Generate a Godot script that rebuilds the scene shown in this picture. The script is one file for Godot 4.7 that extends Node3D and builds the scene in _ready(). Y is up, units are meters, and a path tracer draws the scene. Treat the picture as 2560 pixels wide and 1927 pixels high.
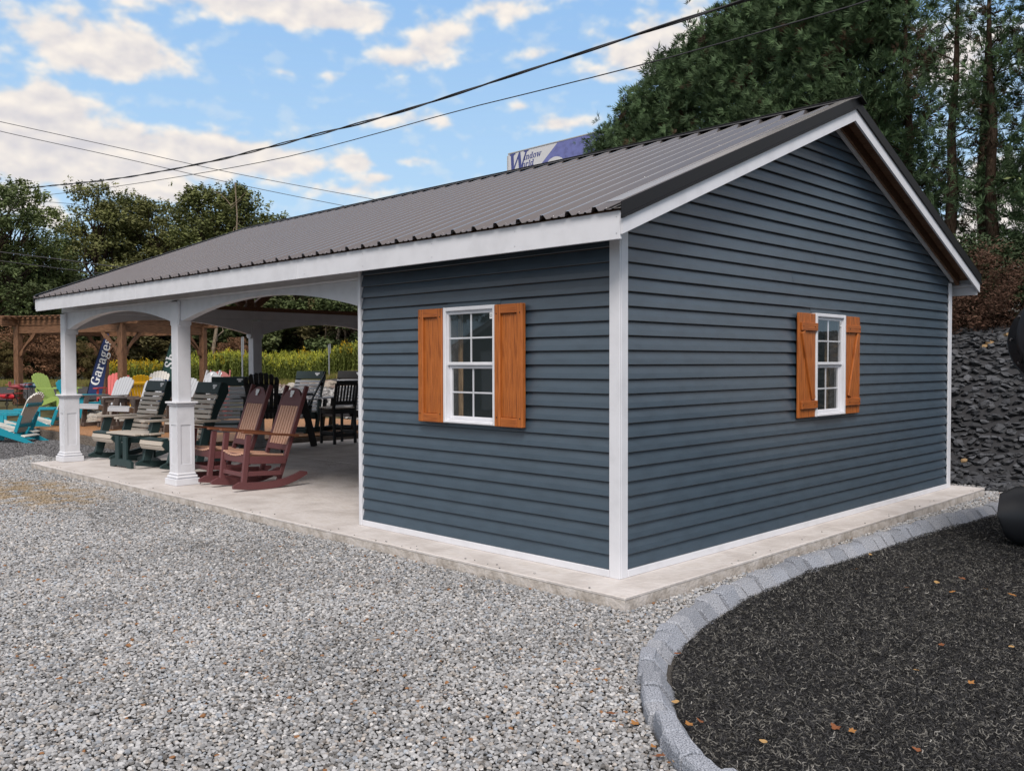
extends Node3D
# A blue-sided pavilion shed on a slab, gravel in front, garden furniture under its roof.
var rng := RandomNumberGenerator.new()
var M := {}
var meshes := {}
var used := {}
const EYE := Vector3(3.7862, 1.4854, 4.8765)
const FWD := Vector3(-0.7028, 0.0, -0.7112)
const RIGHT := Vector3(0.7112, 0.0, -0.7028)
const W := 6.38
const SLOPE := 0.4025

# ------------------------------------------------------------------ helpers
func numbered(n: String) -> String:
	used[n] = used.get(n, 0) + 1
	return n if used[n] == 1 else "%s_%03d" % [n, used[n] - 1]

func thing(called: String, label: String, category: String, at := Vector3.ZERO, turn := 0.0, group := "") -> Node3D:
	var o := Node3D.new()
	o.name = numbered(called)
	add_child(o)
	o.position = at
	o.rotation.y = turn
	tag(o, label, category, group)
	return o

func tag(o: Node3D, label: String, category: String, group := "") -> void:
	o.set_meta("label", label)
	o.set_meta("category", category)
	if group:
		o.set_meta("group", group)

func part(called: String, mesh: Mesh, mat: Material, parent: Node3D, xf := Transform3D()) -> MeshInstance3D:
	var o := MeshInstance3D.new()
	o.name = called
	o.mesh = mesh
	o.material_override = mat
	o.transform = xf
	parent.add_child(o, true)
	return o

func group_part(called: String, parent: Node3D, at := Vector3.ZERO) -> Node3D:
	var o := Node3D.new()
	o.name = called
	o.position = at
	parent.add_child(o, true)
	return o

func struct(called: String, mesh: Mesh, mat: Material, at := Vector3.ZERO) -> MeshInstance3D:
	var o := part(called, mesh, mat, self)
	o.position = at
	o.set_meta("kind", "structure")
	return o

func tri(st: SurfaceTool, a: Vector3, b: Vector3, c: Vector3, out := Vector3.ZERO) -> void:
	var n := (c - a).cross(b - a)
	if out != Vector3.ZERO and n.dot(out) < 0.0:
		var t := b
		b = c
		c = t
		n = -n
	st.set_normal(n.normalized())
	st.add_vertex(a)
	st.set_normal(n.normalized())
	st.add_vertex(b)
	st.set_normal(n.normalized())
	st.add_vertex(c)

func quad(st: SurfaceTool, a: Vector3, b: Vector3, c: Vector3, d: Vector3, out := Vector3.ZERO) -> void:
	tri(st, a, b, c, out)
	tri(st, a, c, d, out)

func begin() -> SurfaceTool:
	var st := SurfaceTool.new()
	st.begin(Mesh.PRIMITIVE_TRIANGLES)
	return st

func add_box(st: SurfaceTool, c: Vector3, s: Vector3, b := Basis(), ch := 0.0) -> void:
	var h := s * 0.5
	for ax in 3:
		for sg in [-1.0, 1.0]:
			var u := (ax + 1) % 3
			var v := (ax + 2) % 3
			var pts := []
			for k in [[-1, -1], [1, -1], [1, 1], [-1, 1]]:
				var p := Vector3.ZERO
				p[ax] = sg * h[ax]
				p[u] = k[0] * (h[u] - ch)
				p[v] = k[1] * (h[v] - ch)
				pts.append(c + b * p)
			var n := Vector3.ZERO
			n[ax] = sg
			quad(st, pts[0], pts[1], pts[2], pts[3], b * n)
	if ch <= 0.0:
		return
	for ax in 3:
		var u := (ax + 1) % 3
		var v := (ax + 2) % 3
		for su in [-1.0, 1.0]:
			for sv in [-1.0, 1.0]:
				var q := []
				for k in [[-1, 0], [1, 0], [1, 1], [-1, 1]]:
					var p := Vector3.ZERO
					p[ax] = k[0] * (h[ax] - ch)
					p[u] = su * (h[u] - (ch if k[1] == 0 else 0.0))
					p[v] = sv * (h[v] - (0.0 if k[1] == 0 else ch))
					q.append(c + b * p)
				var n := Vector3.ZERO
				n[u] = su
				n[v] = sv
				quad(st, q[0], q[1], q[2], q[3], b * n)
	for sx in [-1.0, 1.0]:
		for sy in [-1.0, 1.0]:
			for sz in [-1.0, 1.0]:
				var e := Vector3(sx, sy, sz)
				tri(st, c + b * (e * Vector3(h.x, h.y - ch, h.z - ch)), c + b * (e * Vector3(h.x - ch, h.y, h.z - ch)), c + b * (e * Vector3(h.x - ch, h.y - ch, h.z)), b * e)

func box_mesh(s: Vector3, ch := -1.0) -> ArrayMesh:
	s = s.snapped(Vector3.ONE * 0.001)
	if ch < 0.0:
		ch = minf(0.005, minf(s.x, minf(s.y, s.z)) * 0.18)
	var key := [s, ch]
	if not meshes.has(key):
		var st := begin()
		add_box(st, Vector3.ZERO, s, Basis(), ch)
		meshes[key] = st.commit()
	return meshes[key]

func blk(parent: Node3D, called: String, mat: Material, c: Vector3, s: Vector3, r := Vector3.ZERO, ch := -1.0) -> MeshInstance3D:
	return part(called, box_mesh(s, ch), mat, parent, Transform3D(Basis.from_euler(r), c))

# a board from a to b; w across (along side), t thick
func bar(parent: Node3D, called: String, mat: Material, a: Vector3, b: Vector3, w: float, t: float, side := Vector3.RIGHT) -> MeshInstance3D:
	var d := (b - a).normalized()
	var x := (side - d * side.dot(d)).normalized()
	var z := x.cross(d)
	return part(called, box_mesh(Vector3(w, snappedf(a.distance_to(b), 0.002), t)), mat, parent, Transform3D(Basis(x, d, z), (a + b) * 0.5))

# polygon in (z, y), extruded along x
func prism(poly: PackedVector2Array, t: float) -> ArrayMesh:
	var st := begin()
	var ids := Geometry2D.triangulate_polygon(poly)
	for s in [-0.5, 0.5]:
		for i in range(0, ids.size(), 3):
			var p := []
			for k in 3:
				var q := poly[ids[i + k]]
				p.append(Vector3(s * t, q.y, q.x))
			tri(st, p[0], p[1], p[2], Vector3(s, 0, 0))
	var turned := Geometry2D.is_polygon_clockwise(poly)
	for i in poly.size():
		var a := poly[i]
		var b := poly[(i + 1) % poly.size()]
		var n := Vector2(b.y - a.y, a.x - b.x) * (-1.0 if turned else 1.0)
		quad(st, Vector3(-t / 2, a.y, a.x), Vector3(-t / 2, b.y, b.x), Vector3(t / 2, b.y, b.x), Vector3(t / 2, a.y, a.x), Vector3(0, n.y, n.x))
	return st.commit()

func tube(st: SurfaceTool, pts: Array, radii: Array, sides := 8) -> void:
	var rings := []
	for i in pts.size():
		var d: Vector3 = (pts[mini(i + 1, pts.size() - 1)] - pts[maxi(i - 1, 0)]).normalized()
		var x := d.cross(Vector3.UP if absf(d.y) < 0.9 else Vector3.RIGHT).normalized()
		var y := d.cross(x)
		var ring := []
		for k in sides:
			var a := TAU * k / sides
			ring.append([pts[i] + (x * cos(a) + y * sin(a)) * radii[i], x * cos(a) + y * sin(a)])
		rings.append(ring)
	for i in pts.size() - 1:
		for k in sides:
			var q := [rings[i][k], rings[i][(k + 1) % sides], rings[i + 1][(k + 1) % sides], rings[i + 1][k]]
			var face: Vector3 = (q[2][0] - q[0][0]).cross(q[1][0] - q[0][0])
			for id in ([0, 1, 2, 0, 2, 3] if face.dot(q[0][1] + q[2][1]) > 0.0 else [0, 2, 1, 0, 3, 2]):
				st.set_normal(q[id][1])
				st.add_vertex(q[id][0])

func arc_pts(c: Vector2, r: float, a0: float, a1: float, n: int) -> PackedVector2Array:
	var o := PackedVector2Array()
	for i in n + 1:
		var a := deg_to_rad(lerpf(a0, a1, float(i) / n))
		o.append(c + Vector2(cos(a), sin(a)) * r)
	return o

func rnd(a: float, b: float) -> float:
	return rng.randf_range(a, b)

func lin(r: float, g: float, b: float) -> Color:
	return Color(r, g, b).linear_to_srgb()

func mat(c: Color, rough := 0.6, spec := 0.5, metal := 0.0) -> StandardMaterial3D:
	var m := StandardMaterial3D.new()
	m.albedo_color = c
	m.roughness = rough
	m.metallic_specular = spec
	m.metallic = metal
	return m

func noise_tex(freq: float, octaves: int, stops: Array, sd := 1, normal := 0.0, kind := FastNoiseLite.TYPE_SIMPLEX_SMOOTH) -> NoiseTexture2D:
	var n := FastNoiseLite.new()
	n.noise_type = kind
	n.frequency = freq
	n.fractal_octaves = octaves
	n.seed = sd
	var t := NoiseTexture2D.new()
	t.width = 512
	t.height = 512
	t.seamless = true
	t.noise = n
	if normal > 0.0:
		t.as_normal_map = true
		t.bump_strength = normal
	elif stops:
		var g := Gradient.new()
		g.offsets = PackedFloat32Array(stops.map(func(s): return s[0]))
		g.colors = PackedColorArray(stops.map(func(s): return s[1]))
		t.color_ramp = g
	return t

func grain(m: StandardMaterial3D, tex: Texture2D, scale: Vector3, nrm: Texture2D = null, amount := 0.4, world := true) -> StandardMaterial3D:
	m.albedo_texture = tex
	m.uv1_triplanar = true
	m.uv1_world_triplanar = world
	m.uv1_triplanar_sharpness = 8.0
	m.uv1_scale = scale
	if nrm:
		m.normal_enabled = true
		m.normal_texture = nrm
		m.normal_scale = amount
	return m

func g3(a: float, b: float, c: float) -> Array:
	return [[0.0, Color(a, a, a)], [0.5, Color(b, b, b)], [1.0, Color(c, c, c)]]

# distance in front of the viewpoint, in plan
func depth_of(x: float, z: float) -> float:
	return (x - EYE.x) * FWD.x + (z - EYE.z) * FWD.z

func height(x: float, z: float) -> float:
	var d := depth_of(x, z)
	var y := -0.09 + 0.5 * smoothstep(19.5, 27.0, d) + 0.22 * smoothstep(27.0, 36.0, d)
	var hill := smoothstep(-7.25, -10.0, z) * 2.05 * smoothstep(-15.0, -8.5, x)
	var lat := (x - EYE.x) * RIGHT.x + (z - EYE.z) * RIGHT.z
	y += 0.36 * smoothstep(21.5, 26.5, d) * smoothstep(-8.6, -6.2, lat)
	return y * (1.0 - clampf(hill, 0.0, 1.0)) + maxf(hill - 0.09, 0.0) if hill > 0.0 else y

func grid_sheet(xs: Array, zs: Array, off: float) -> ArrayMesh:
	var st := begin()
	for i in xs.size():
		for j in zs.size():
			st.set_uv(Vector2(xs[i], zs[j]))
			st.add_vertex(Vector3(xs[i], height(xs[i], zs[j]) + off, zs[j]))
	for i in xs.size() - 1:
		for j in zs.size() - 1:
			var a := i * zs.size() + j
			var b := a + zs.size()
			for k in [a, b, a + 1, b, b + 1, a + 1]:
				st.add_index(k)
	st.generate_normals()
	return st.commit()

func steps(a: float, b: float, s: float) -> Array:
	var o := []
	var n := int(ceil(absf(b - a) / s))
	for i in n + 1:
		o.append(lerpf(a, b, float(i) / n))
	return o

# flat sheet over a polygon (x, z)
func poly_sheet(poly: PackedVector2Array, y: float) -> ArrayMesh:
	var st := begin()
	var ids := Geometry2D.triangulate_polygon(poly)
	for i in range(0, ids.size(), 3):
		var p := []
		for k in 3:
			p.append(Vector3(poly[ids[i + k]].x, y, poly[ids[i + k]].y))
		tri(st, p[0], p[1], p[2], Vector3.UP)
	return st.commit()

func rock_mesh(sd: int, sq := Vector3.ONE, rough := 0.3, sub := 1) -> ArrayMesh:
	var n := FastNoiseLite.new()
	n.seed = sd
	n.frequency = 0.9
	var faces := []
	for sx in [-1, 1]:
		for sy in [-1, 1]:
			for sz in [-1, 1]:
				faces.append([Vector3(sx, 0, 0), Vector3(0, sy, 0), Vector3(0, 0, sz)])
	for s in sub:
		var next := []
		for f in faces:
			var ab: Vector3 = ((f[0] + f[1]) * 0.5).normalized()
			var bc: Vector3 = ((f[1] + f[2]) * 0.5).normalized()
			var ca: Vector3 = ((f[2] + f[0]) * 0.5).normalized()
			next.append_array([[f[0], ab, ca], [f[1], bc, ab], [f[2], ca, bc], [ab, bc, ca]])
		faces = next
	var st := begin()
	for f in faces:
		var p := []
		for v in f:
			var k: float = 1.0 + rough * n.get_noise_3dv(v * 1.4 + Vector3(sd, 0, 0)) * 2.2
			p.append(v * sq * k * 0.5)
		tri(st, p[0], p[1], p[2], p[0] + p[1] + p[2])
	return st.commit()

func scatter(called: String, mesh: Mesh, m: Material, xfs: Array, cols: Array, parent: Node3D = self) -> MultiMeshInstance3D:
	var mm := MultiMesh.new()
	mm.transform_format = MultiMesh.TRANSFORM_3D
	mm.use_colors = cols.size() > 0
	mm.mesh = mesh
	mm.instance_count = xfs.size()
	for i in xfs.size():
		mm.set_instance_transform(i, xfs[i])
		if cols:
			mm.set_instance_color(i, cols[i])
	var o := MultiMeshInstance3D.new()
	o.name = called if parent != self else numbered(called)
	o.multimesh = mm
	o.material_override = m
	parent.add_child(o, true)
	return o

func stuff(o: Node3D, label := "", category := "") -> void:
	o.set_meta("kind", "stuff")
	if label:
		tag(o, label, category)

func tint_mat(rough := 0.8, spec := 0.4) -> StandardMaterial3D:
	var m := mat(Color.WHITE, rough, spec)
	m.vertex_color_use_as_albedo = true
	return m

# ------------------------------------------------------------------ scene
func _ready() -> void:
	rng.seed = 7
	view_and_light()
	materials()
	terrain()
	slab()
	pavilion()
	pergola_and_deck()
	furniture()
	garden_edge()
	slide()
	background()
	greenery()
	wires()
	behind_the_viewpoint()

func view_and_light() -> void:
	var cam := Camera3D.new()
	cam.name = "camera"
	cam.fov = rad_to_deg(2.0 * atan(963.5 / 2246.58))
	cam.near = 0.05
	cam.far = 2000.0
	var f := Vector3(-sin(0.7797) * cos(-0.0246), sin(-0.0246), -cos(0.7797) * cos(-0.0246))
	var r := f.cross(Vector3.UP).normalized()
	var u := r.cross(f)
	var ro := -0.002
	cam.transform = Transform3D(Basis(cos(ro) * r + sin(ro) * u, -sin(ro) * r + cos(ro) * u, -f), EYE)
	cam.current = true
	add_child(cam)
	var e := Environment.new()
	e.background_mode = Environment.BG_SKY
	e.tonemap_mode = Environment.TONE_MAPPER_LINEAR
	e.tonemap_exposure = 2.0
	e.background_energy_multiplier = 0.525
	e.sdfgi_enabled = true
	e.ssao_enabled = true
	e.ssil_enabled = true
	var sky := Sky.new()
	var p := PanoramaSkyMaterial.new()
	p.panorama = ImageTexture.create_from_image(sky_image())
	sky.sky_material = p
	e.sky = sky
	var we := WorldEnvironment.new()
	we.name = "environment"
	we.environment = e
	add_child(we)
	var sun := DirectionalLight3D.new()
	sun.name = "sun"
	sun.light_energy = 0.5
	sun.light_color = Color(1.0, 0.965, 0.935)
	sun.light_angular_distance = 24.0
	sun.shadow_enabled = true
	sun.look_at_from_position(Vector3(5.2, 8.2, 5.6), Vector3.ZERO)
	add_child(sun)

# azimuth, elevation, half sizes in degrees, weight
const CLOUDS := [[-70.27, 17.86, 5.36, 2.04, 1.1], [-67.53, 17.17, 3.06, 0.97, 0.9], [-60.38, 20.84, 6.63, 1.15, 1.1], [-55.84, 20.59, 3.32, 0.87, 1.0], [-51.12, 18.49, 2.68, 1.02, 1.0], [-49.16, 19.9, 2.17, 1.28, 1.0], [-45.13, 21.31, 2.3, 0.97, 0.9], [-55.68, 17.26, 1.79, 0.43, 0.6], [-58.47, 17.36, 0.77, 0.26, 0.5], [-42.99, 18.82, 2.81, 0.46, 0.55], [-37.01, 18.24, 3.32, 1.53, 1.0], [-34.62, 19.54, 2.3, 1.53, 1.0], [-51.14, 14.96, 4.59, 0.71, 0.8], [-41.45, 14.76, 2.68, 0.61, 0.9], [-44.15, 15.86, 0.89, 0.31, 0.7], [-71.88, 14.44, 2.81, 1.07, 1.2], [-73.26, 12.85, 3.32, 1.53, 1.2], [-71.12, 12.08, 5.1, 1.66, 1.2], [-63.68, 12.74, 6.38, 1.28, 1.0], [-59.23, 12.14, 4.34, 1.02, 0.95], [-68.76, 10.8, 7.14, 1.02, 1.0], [-54.59, 10.69, 3.32, 0.56, 0.8], [-52.88, 11.46, 1.07, 0.33, 0.9], [-50.96, 12.54, 1.4, 0.38, 0.8], [-54.39, 12.35, 1.17, 0.56, 0.8], [-73.47, 8.9, 2.3, 1.28, 1.1], [-64.59, 9.87, 3.32, 0.51, 0.7], [-18.74, 16.7, 2.81, 3.06, 1.0], [-16.65, 8.58, 2.81, 3.06, 1.1], [-19.68, 5.88, 4.08, 1.53, 1.0], [-71.66, 8.21, 0.64, 1.02, 0.9]]

func sky_patch(az0: float, az1: float, el0: float, el1: float, w: int, h: int, blobs: Array) -> Image:
	var dens := PackedFloat32Array()
	dens.resize(w * h)
	for b in blobs:
		var reach := 1.9
		for turn in [-360.0, 0.0, 360.0]:
			var i0 := maxi(0, int((b[0] + turn - b[2] * reach - az0) / (az1 - az0) * w))
			var i1 := mini(w - 1, int((b[0] + turn + b[2] * reach - az0) / (az1 - az0) * w))
			var j0 := maxi(0, int((el1 - b[1] - b[3] * reach) / (el1 - el0) * h))
			var j1 := mini(h - 1, int((el1 - b[1] + b[3] * reach) / (el1 - el0) * h))
			for j in range(j0, j1 + 1):
				var el := el1 - (j + 0.5) / h * (el1 - el0)
				var dy: float = (el - b[1]) / b[3]
				for i in range(i0, i1 + 1):
					var dx: float = (az0 + (i + 0.5) / w * (az1 - az0) - b[0] - turn) / b[2]
					var q := dx * dx + dy * dy
					if q < 3.6:
						dens[j * w + i] += b[4] * exp(-q * 1.1)
	var n := FastNoiseLite.new()
	n.seed = 5
	n.frequency = 0.5
	n.fractal_octaves = 5
	n.fractal_gain = 0.55
	n.noise_type = FastNoiseLite.TYPE_SIMPLEX_SMOOTH
	var im := Image.create(w, h, false, Image.FORMAT_RGB8)
	for j in h:
		var el := el1 - (j + 0.5) / h * (el1 - el0)
		var t := smoothstep(0.0, 30.0, el)
		var blue := Color(0.76, 0.88, 0.97).lerp(Color(0.55, 0.72, 0.915), t).lerp(Color(0.33, 0.55, 0.86), smoothstep(28.0, 80.0, el))
		for i in w:
			var az := az0 + (i + 0.5) / w * (az1 - az0)
			var px := az * 0.62
			var py := el * 1.15
			var a := n.get_noise_2d(px, py)
			var d := dens[j * w + i]
			var c := smoothstep(0.24, 0.86, d * 0.85 + a * 0.62 + 0.02)
			c = maxf(c, 0.22 * smoothstep(0.05, 0.5, a + d * 0.3) )
			if c <= 0.003:
				im.set_pixel(i, j, blue)
				continue
			var b2 := n.get_noise_2d(px - 0.25, py + 0.55)
			var lit := clampf(0.62 + (a - b2) * 0.65 - 0.22 * (d - 0.8), 0.0, 1.0)
			var cloud := Color(0.84, 0.825, 0.84).lerp(Color(0.99, 0.95, 0.905), lit)
			im.set_pixel(i, j, blue.lerp(cloud, c * 0.96))
	return im

func sky_image() -> Image:
	var all := CLOUDS.duplicate()
	for k in 260:
		var az := rnd(-180, 180)
		var el := 3.0 + 80.0 * pow(rng.randf(), 1.5)
		if az > -80.0 and az < -14.0 and el < 25.0:
			continue
		var s := rnd(1.5, 5.0) * (1.0 + el * 0.03)
		all.append([az, el, s * rnd(1.2, 2.2) / maxf(0.25, cos(deg_to_rad(el))), s * rnd(0.4, 0.8), rnd(0.7, 1.15)])
	var w := 4096
	var h := 2048
	var im := sky_patch(-180, 180, 0, 90, 1024, 256, all)
	im.resize(w, h / 2, Image.INTERPOLATE_BILINEAR)
	var i0 := 1138
	var i1 := 1934
	var hi := sky_patch(-180.0 + 360.0 * i0 / w, -180.0 + 360.0 * i1 / w, 0.0, 90.0 * 296 / 1024, i1 - i0, 296, all)
	im.blit_rect(hi, Rect2i(0, 0, i1 - i0, 296), Vector2i(i0, h / 2 - 296))
	var out := Image.create(w, h, false, Image.FORMAT_RGB8)
	out.fill(Color(0.46, 0.45, 0.43))
	# the panorama's left edge looks along -Z
	out.blit_rect(im, Rect2i(w / 2, 0, w / 2, h / 2), Vector2i(0, 0))
	out.blit_rect(im, Rect2i(0, 0, w / 2, h / 2), Vector2i(w / 2, 0))
	return out

func materials() -> void:
	var fine := noise_tex(0.05, 4, g3(0.86, 0.96, 1.0), 3)
	var bumps := noise_tex(0.08, 4, [], 4, 4.0)
	M.white = grain(mat(lin(0.72, 0.73, 0.77), 0.42), noise_tex(0.01, 4, g3(0.94, 0.985, 1.0), 11), Vector3(0.7, 0.7, 0.7))
	M.siding = grain(mat(lin(0.053, 0.081, 0.11), 0.36, 0.6), noise_tex(0.012, 5, g3(0.9, 0.97, 1.0), 12), Vector3(0.5, 1.5, 0.5), noise_tex(0.03, 3, [], 13, 1.6), 0.12)
	M.concrete = grain(mat(lin(0.64, 0.605, 0.585), 0.82, 0.35), noise_tex(0.011, 6, [[0.0, Color(0.88, 0.87, 0.86)], [0.45, Color(0.96, 0.955, 0.95)], [0.7, Color(1, 1, 1)], [1.0, Color(0.95, 0.94, 0.92)]], 14), Vector3(0.35, 0.35, 0.35), bumps, 0.25)
	M.edge_concrete = grain(mat(lin(0.64, 0.605, 0.585), 0.9, 0.3), noise_tex(0.02, 6, [[0.0, Color(0.74, 0.72, 0.69)], [0.5, Color(0.93, 0.92, 0.9)], [1.0, Color(1, 1, 1)]], 15), Vector3(0.7, 0.7, 0.7), bumps, 0.35)
	M.roof = mat(lin(0.25, 0.228, 0.228), 0.23, 0.5, 0.75)
	M.roof.roughness_texture = noise_tex(0.02, 4, g3(0.75, 0.95, 1.0), 16)
	M.roof.uv1_triplanar = true
	M.roof.uv1_world_triplanar = true
	M.trim_black = mat(lin(0.012, 0.012, 0.014), 0.5, 0.35)
	var wood_v := noise_tex(0.02, 5, [[0.0, Color(0.42, 0.36, 0.3)], [0.35, Color(0.78, 0.74, 0.7)], [0.6, Color(0.98, 0.96, 0.94)], [1.0, Color(0.7, 0.62, 0.55)]], 21)
	var wood_n := noise_tex(0.03, 4, [], 22, 5.0)
	var stain := noise_tex(0.016, 5, [[0.0, Color(0.66, 0.6, 0.54)], [0.35, Color(0.88, 0.85, 0.82)], [0.65, Color(1.0, 0.99, 0.97)], [1.0, Color(0.84, 0.79, 0.74)]], 27)
	M.stain_v = grain(mat(lin(0.44, 0.135, 0.026), 0.5), stain, Vector3(7, 0.35, 7), wood_n, 0.22)
	M.stain_h = grain(mat(lin(0.42, 0.125, 0.024), 0.5), stain, Vector3(0.35, 7, 0.35), wood_n, 0.22)
	M.brown_v = grain(mat(lin(0.23, 0.125, 0.07), 0.65), wood_v, Vector3(4, 0.35, 4), wood_n, 0.3)
	M.brown_h = grain(mat(lin(0.23, 0.125, 0.07), 0.65), wood_v, Vector3(0.35, 4, 0.35), wood_n, 0.3)
	M.soffit = grain(mat(lin(0.23, 0.125, 0.07), 0.65), wood_v, Vector3(0.4, 4, 4), wood_n, 0.3)
	M.stud = grain(mat(lin(0.55, 0.4, 0.24), 0.75), wood_v, Vector3(4, 0.4, 4))
	M.deck = grain(mat(lin(0.45, 0.24, 0.105), 0.65), wood_v, Vector3(0.5, 4, 5), wood_n, 0.3)
	M.grey_wood = grain(mat(lin(0.24, 0.22, 0.2), 0.8), wood_v, Vector3(0.5, 4, 5), wood_n, 0.3)
	M.bark = grain(mat(lin(0.055, 0.042, 0.033), 0.95, 0.2), wood_v, Vector3(3, 0.6, 3), wood_n, 0.8)
	M.pale_bark = grain(mat(lin(0.3, 0.26, 0.21), 0.9, 0.2), wood_v, Vector3(2, 0.5, 2))
	M.granite = grain(mat(lin(0.5, 0.52, 0.56), 0.85, 0.35), noise_tex(0.09, 4, [[0.0, Color(0.35, 0.36, 0.38)], [0.42, Color(0.72, 0.73, 0.75)], [0.6, Color(0.9, 0.91, 0.93)], [1.0, Color(1, 1, 1)]], 24), Vector3(2.2, 2.2, 2.2), bumps, 0.9)
	M.granites = [M.granite]
	for c in [Color(0.42, 0.435, 0.465), Color(0.54, 0.55, 0.575)]:
		var gv: StandardMaterial3D = M.granite.duplicate()
		gv.albedo_color = lin(c.r, c.g, c.b)
		M.granites.append(gv)
	var glass := mat(Color(0.6, 0.68, 0.7, 0.06), 0.02, 0.6)
	glass.transparency = BaseMaterial3D.TRANSPARENCY_ALPHA
	M.glass = glass
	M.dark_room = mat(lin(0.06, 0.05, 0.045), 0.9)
	M.poly = func(c: Color) -> StandardMaterial3D:
		return grain(mat(c, 0.5, 0.45), fine, Vector3(2, 2, 2))
	M.arm = M.poly.call(lin(0.2, 0.072, 0.035))
	M.steel = mat(lin(0.55, 0.55, 0.56), 0.35, 0.5, 0.9)
	M.tag = mat(lin(0.8, 0.82, 0.84), 0.6)
	M.cable = mat(lin(0.03, 0.03, 0.034), 0.6)
	M.plastic = grain(mat(lin(0.03, 0.032, 0.037), 0.45), fine, Vector3(3, 3, 3), bumps, 0.1)

func terrain() -> void:
	var gm := grain(mat(lin(0.12, 0.11, 0.065), 0.95, 0.2), noise_tex(0.012, 6, [[0.0, Color(0.5, 0.5, 0.45)], [0.5, Color(0.85, 0.85, 0.8)], [1.0, Color(1, 0.96, 0.85)]], 31), Vector3(0.12, 0.12, 0.12))
	var xs := [-900.0, -400.0, -200.0, -130.0] + steps(-100, -40, 4) + steps(-39, 14, 0.8) + [18.0, 30.0, 60.0, 150.0, 400.0, 900.0]
	var zs := [-900.0, -400.0, -200.0, -130.0] + steps(-100, -40, 4) + steps(-39, -12, 1.0) + steps(-11.8, -6.6, 0.25) + steps(-6, 14, 1.0) + [18.0, 30.0, 60.0, 150.0, 400.0, 900.0]
	struct("ground", grid_sheet(xs, zs, -0.03), gm)
	var pebble := noise_tex(0.16, 3, [[0.0, Color(0.2, 0.2, 0.21)], [0.5, Color(0.62, 0.61, 0.6)], [1.0, Color(1, 0.98, 0.95)]], 33, 0.0, FastNoiseLite.TYPE_CELLULAR)
	var gravel := grain(mat(lin(0.25, 0.245, 0.235), 0.95, 0.2), pebble, Vector3(1.7, 1.7, 1.7))
	struct("gravel_bed", grid_sheet(steps(-12.9, 13.0, 1.0), steps(-7.2, 14.0, 1.0), -0.016), gravel)
	var dark := grain(mat(lin(0.1, 0.1, 0.105), 0.95, 0.2), pebble, Vector3(1.6, 1.6, 1.6))
	struct("dark_gravel_bed", grid_sheet(steps(-20.5, -12.9, 0.6), steps(-2.4, 14, 0.8), 0.003), dark)
	# asphalt road beyond the rock bank with its white edge line
	var asphalt := grain(mat(lin(0.17, 0.17, 0.178), 0.9, 0.3), pebble, Vector3(2, 2, 2))
	var road := begin()
	var verge := begin()
	var line := begin()
	for k in 40:
		for s in [[road, 26.8, 34.5, 0.012], [line, 29.2, 29.36, 0.02], [verge, 34.5, 37.5, 0.016]]:
			var p := []
			for q in [[0, 1], [1, 1], [1, 2], [0, 2]]:
				var l = -40.0 + (k + q[0]) * 1.5
				var v: Vector3 = EYE + FWD * s[q[1]] + RIGHT * l
				p.append(Vector3(v.x, height(v.x, v.z) + s[3], v.z))
			quad(s[0], p[0], p[1], p[2], p[3], Vector3.UP)
	struct("road", road.commit(), asphalt)
	struct("road_line", line.commit(), mat(lin(0.7, 0.7, 0.68), 0.8))
	struct("grass_verge", verge.commit(), grain(mat(lin(0.16, 0.15, 0.05), 0.95, 0.2), noise_tex(0.03, 5, g3(0.5, 0.85, 1.0), 35), Vector3(0.6, 0.6, 0.6)))
	gravel_stones()

var outer := PackedVector2Array([Vector2(3.6, 2.35), Vector2(2.9, 2.3), Vector2(2.35, 2.2), Vector2(1.95, 2.05), Vector2(1.81, 1.98), Vector2(1.64, 1.86), Vector2(1.47, 1.7), Vector2(1.33, 1.56), Vector2(1.15, 1.32), Vector2(1.04, 1.17), Vector2(0.91, 0.94), Vector2(0.81, 0.7), Vector2(0.72, 0.38), Vector2(0.64, 0.04), Vector2(0.57, -0.36), Vector2(0.53, -0.8), Vector2(0.5, -1.17), Vector2(0.49, -1.6), Vector2(0.5, -1.95), Vector2(0.52, -2.31), Vector2(0.53, -2.74), Vector2(0.55, -3.15), Vector2(0.56, -3.61), Vector2(0.58, -3.99), Vector2(0.61, -4.27), Vector2(0.65, -4.83), Vector2(0.69, -5.3), Vector2(0.72, -5.69), Vector2(0.85, -6.2), Vector2(1.1, -6.7)])

func edge_side(off: float) -> PackedVector2Array:
	var o := PackedVector2Array()
	for i in outer.size():
		var d := (outer[mini(i + 1, outer.size() - 1)] - outer[maxi(i - 1, 0)]).normalized()
		o.append(outer[i] + Vector2(-d.y, d.x) * off)
	return o

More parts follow.
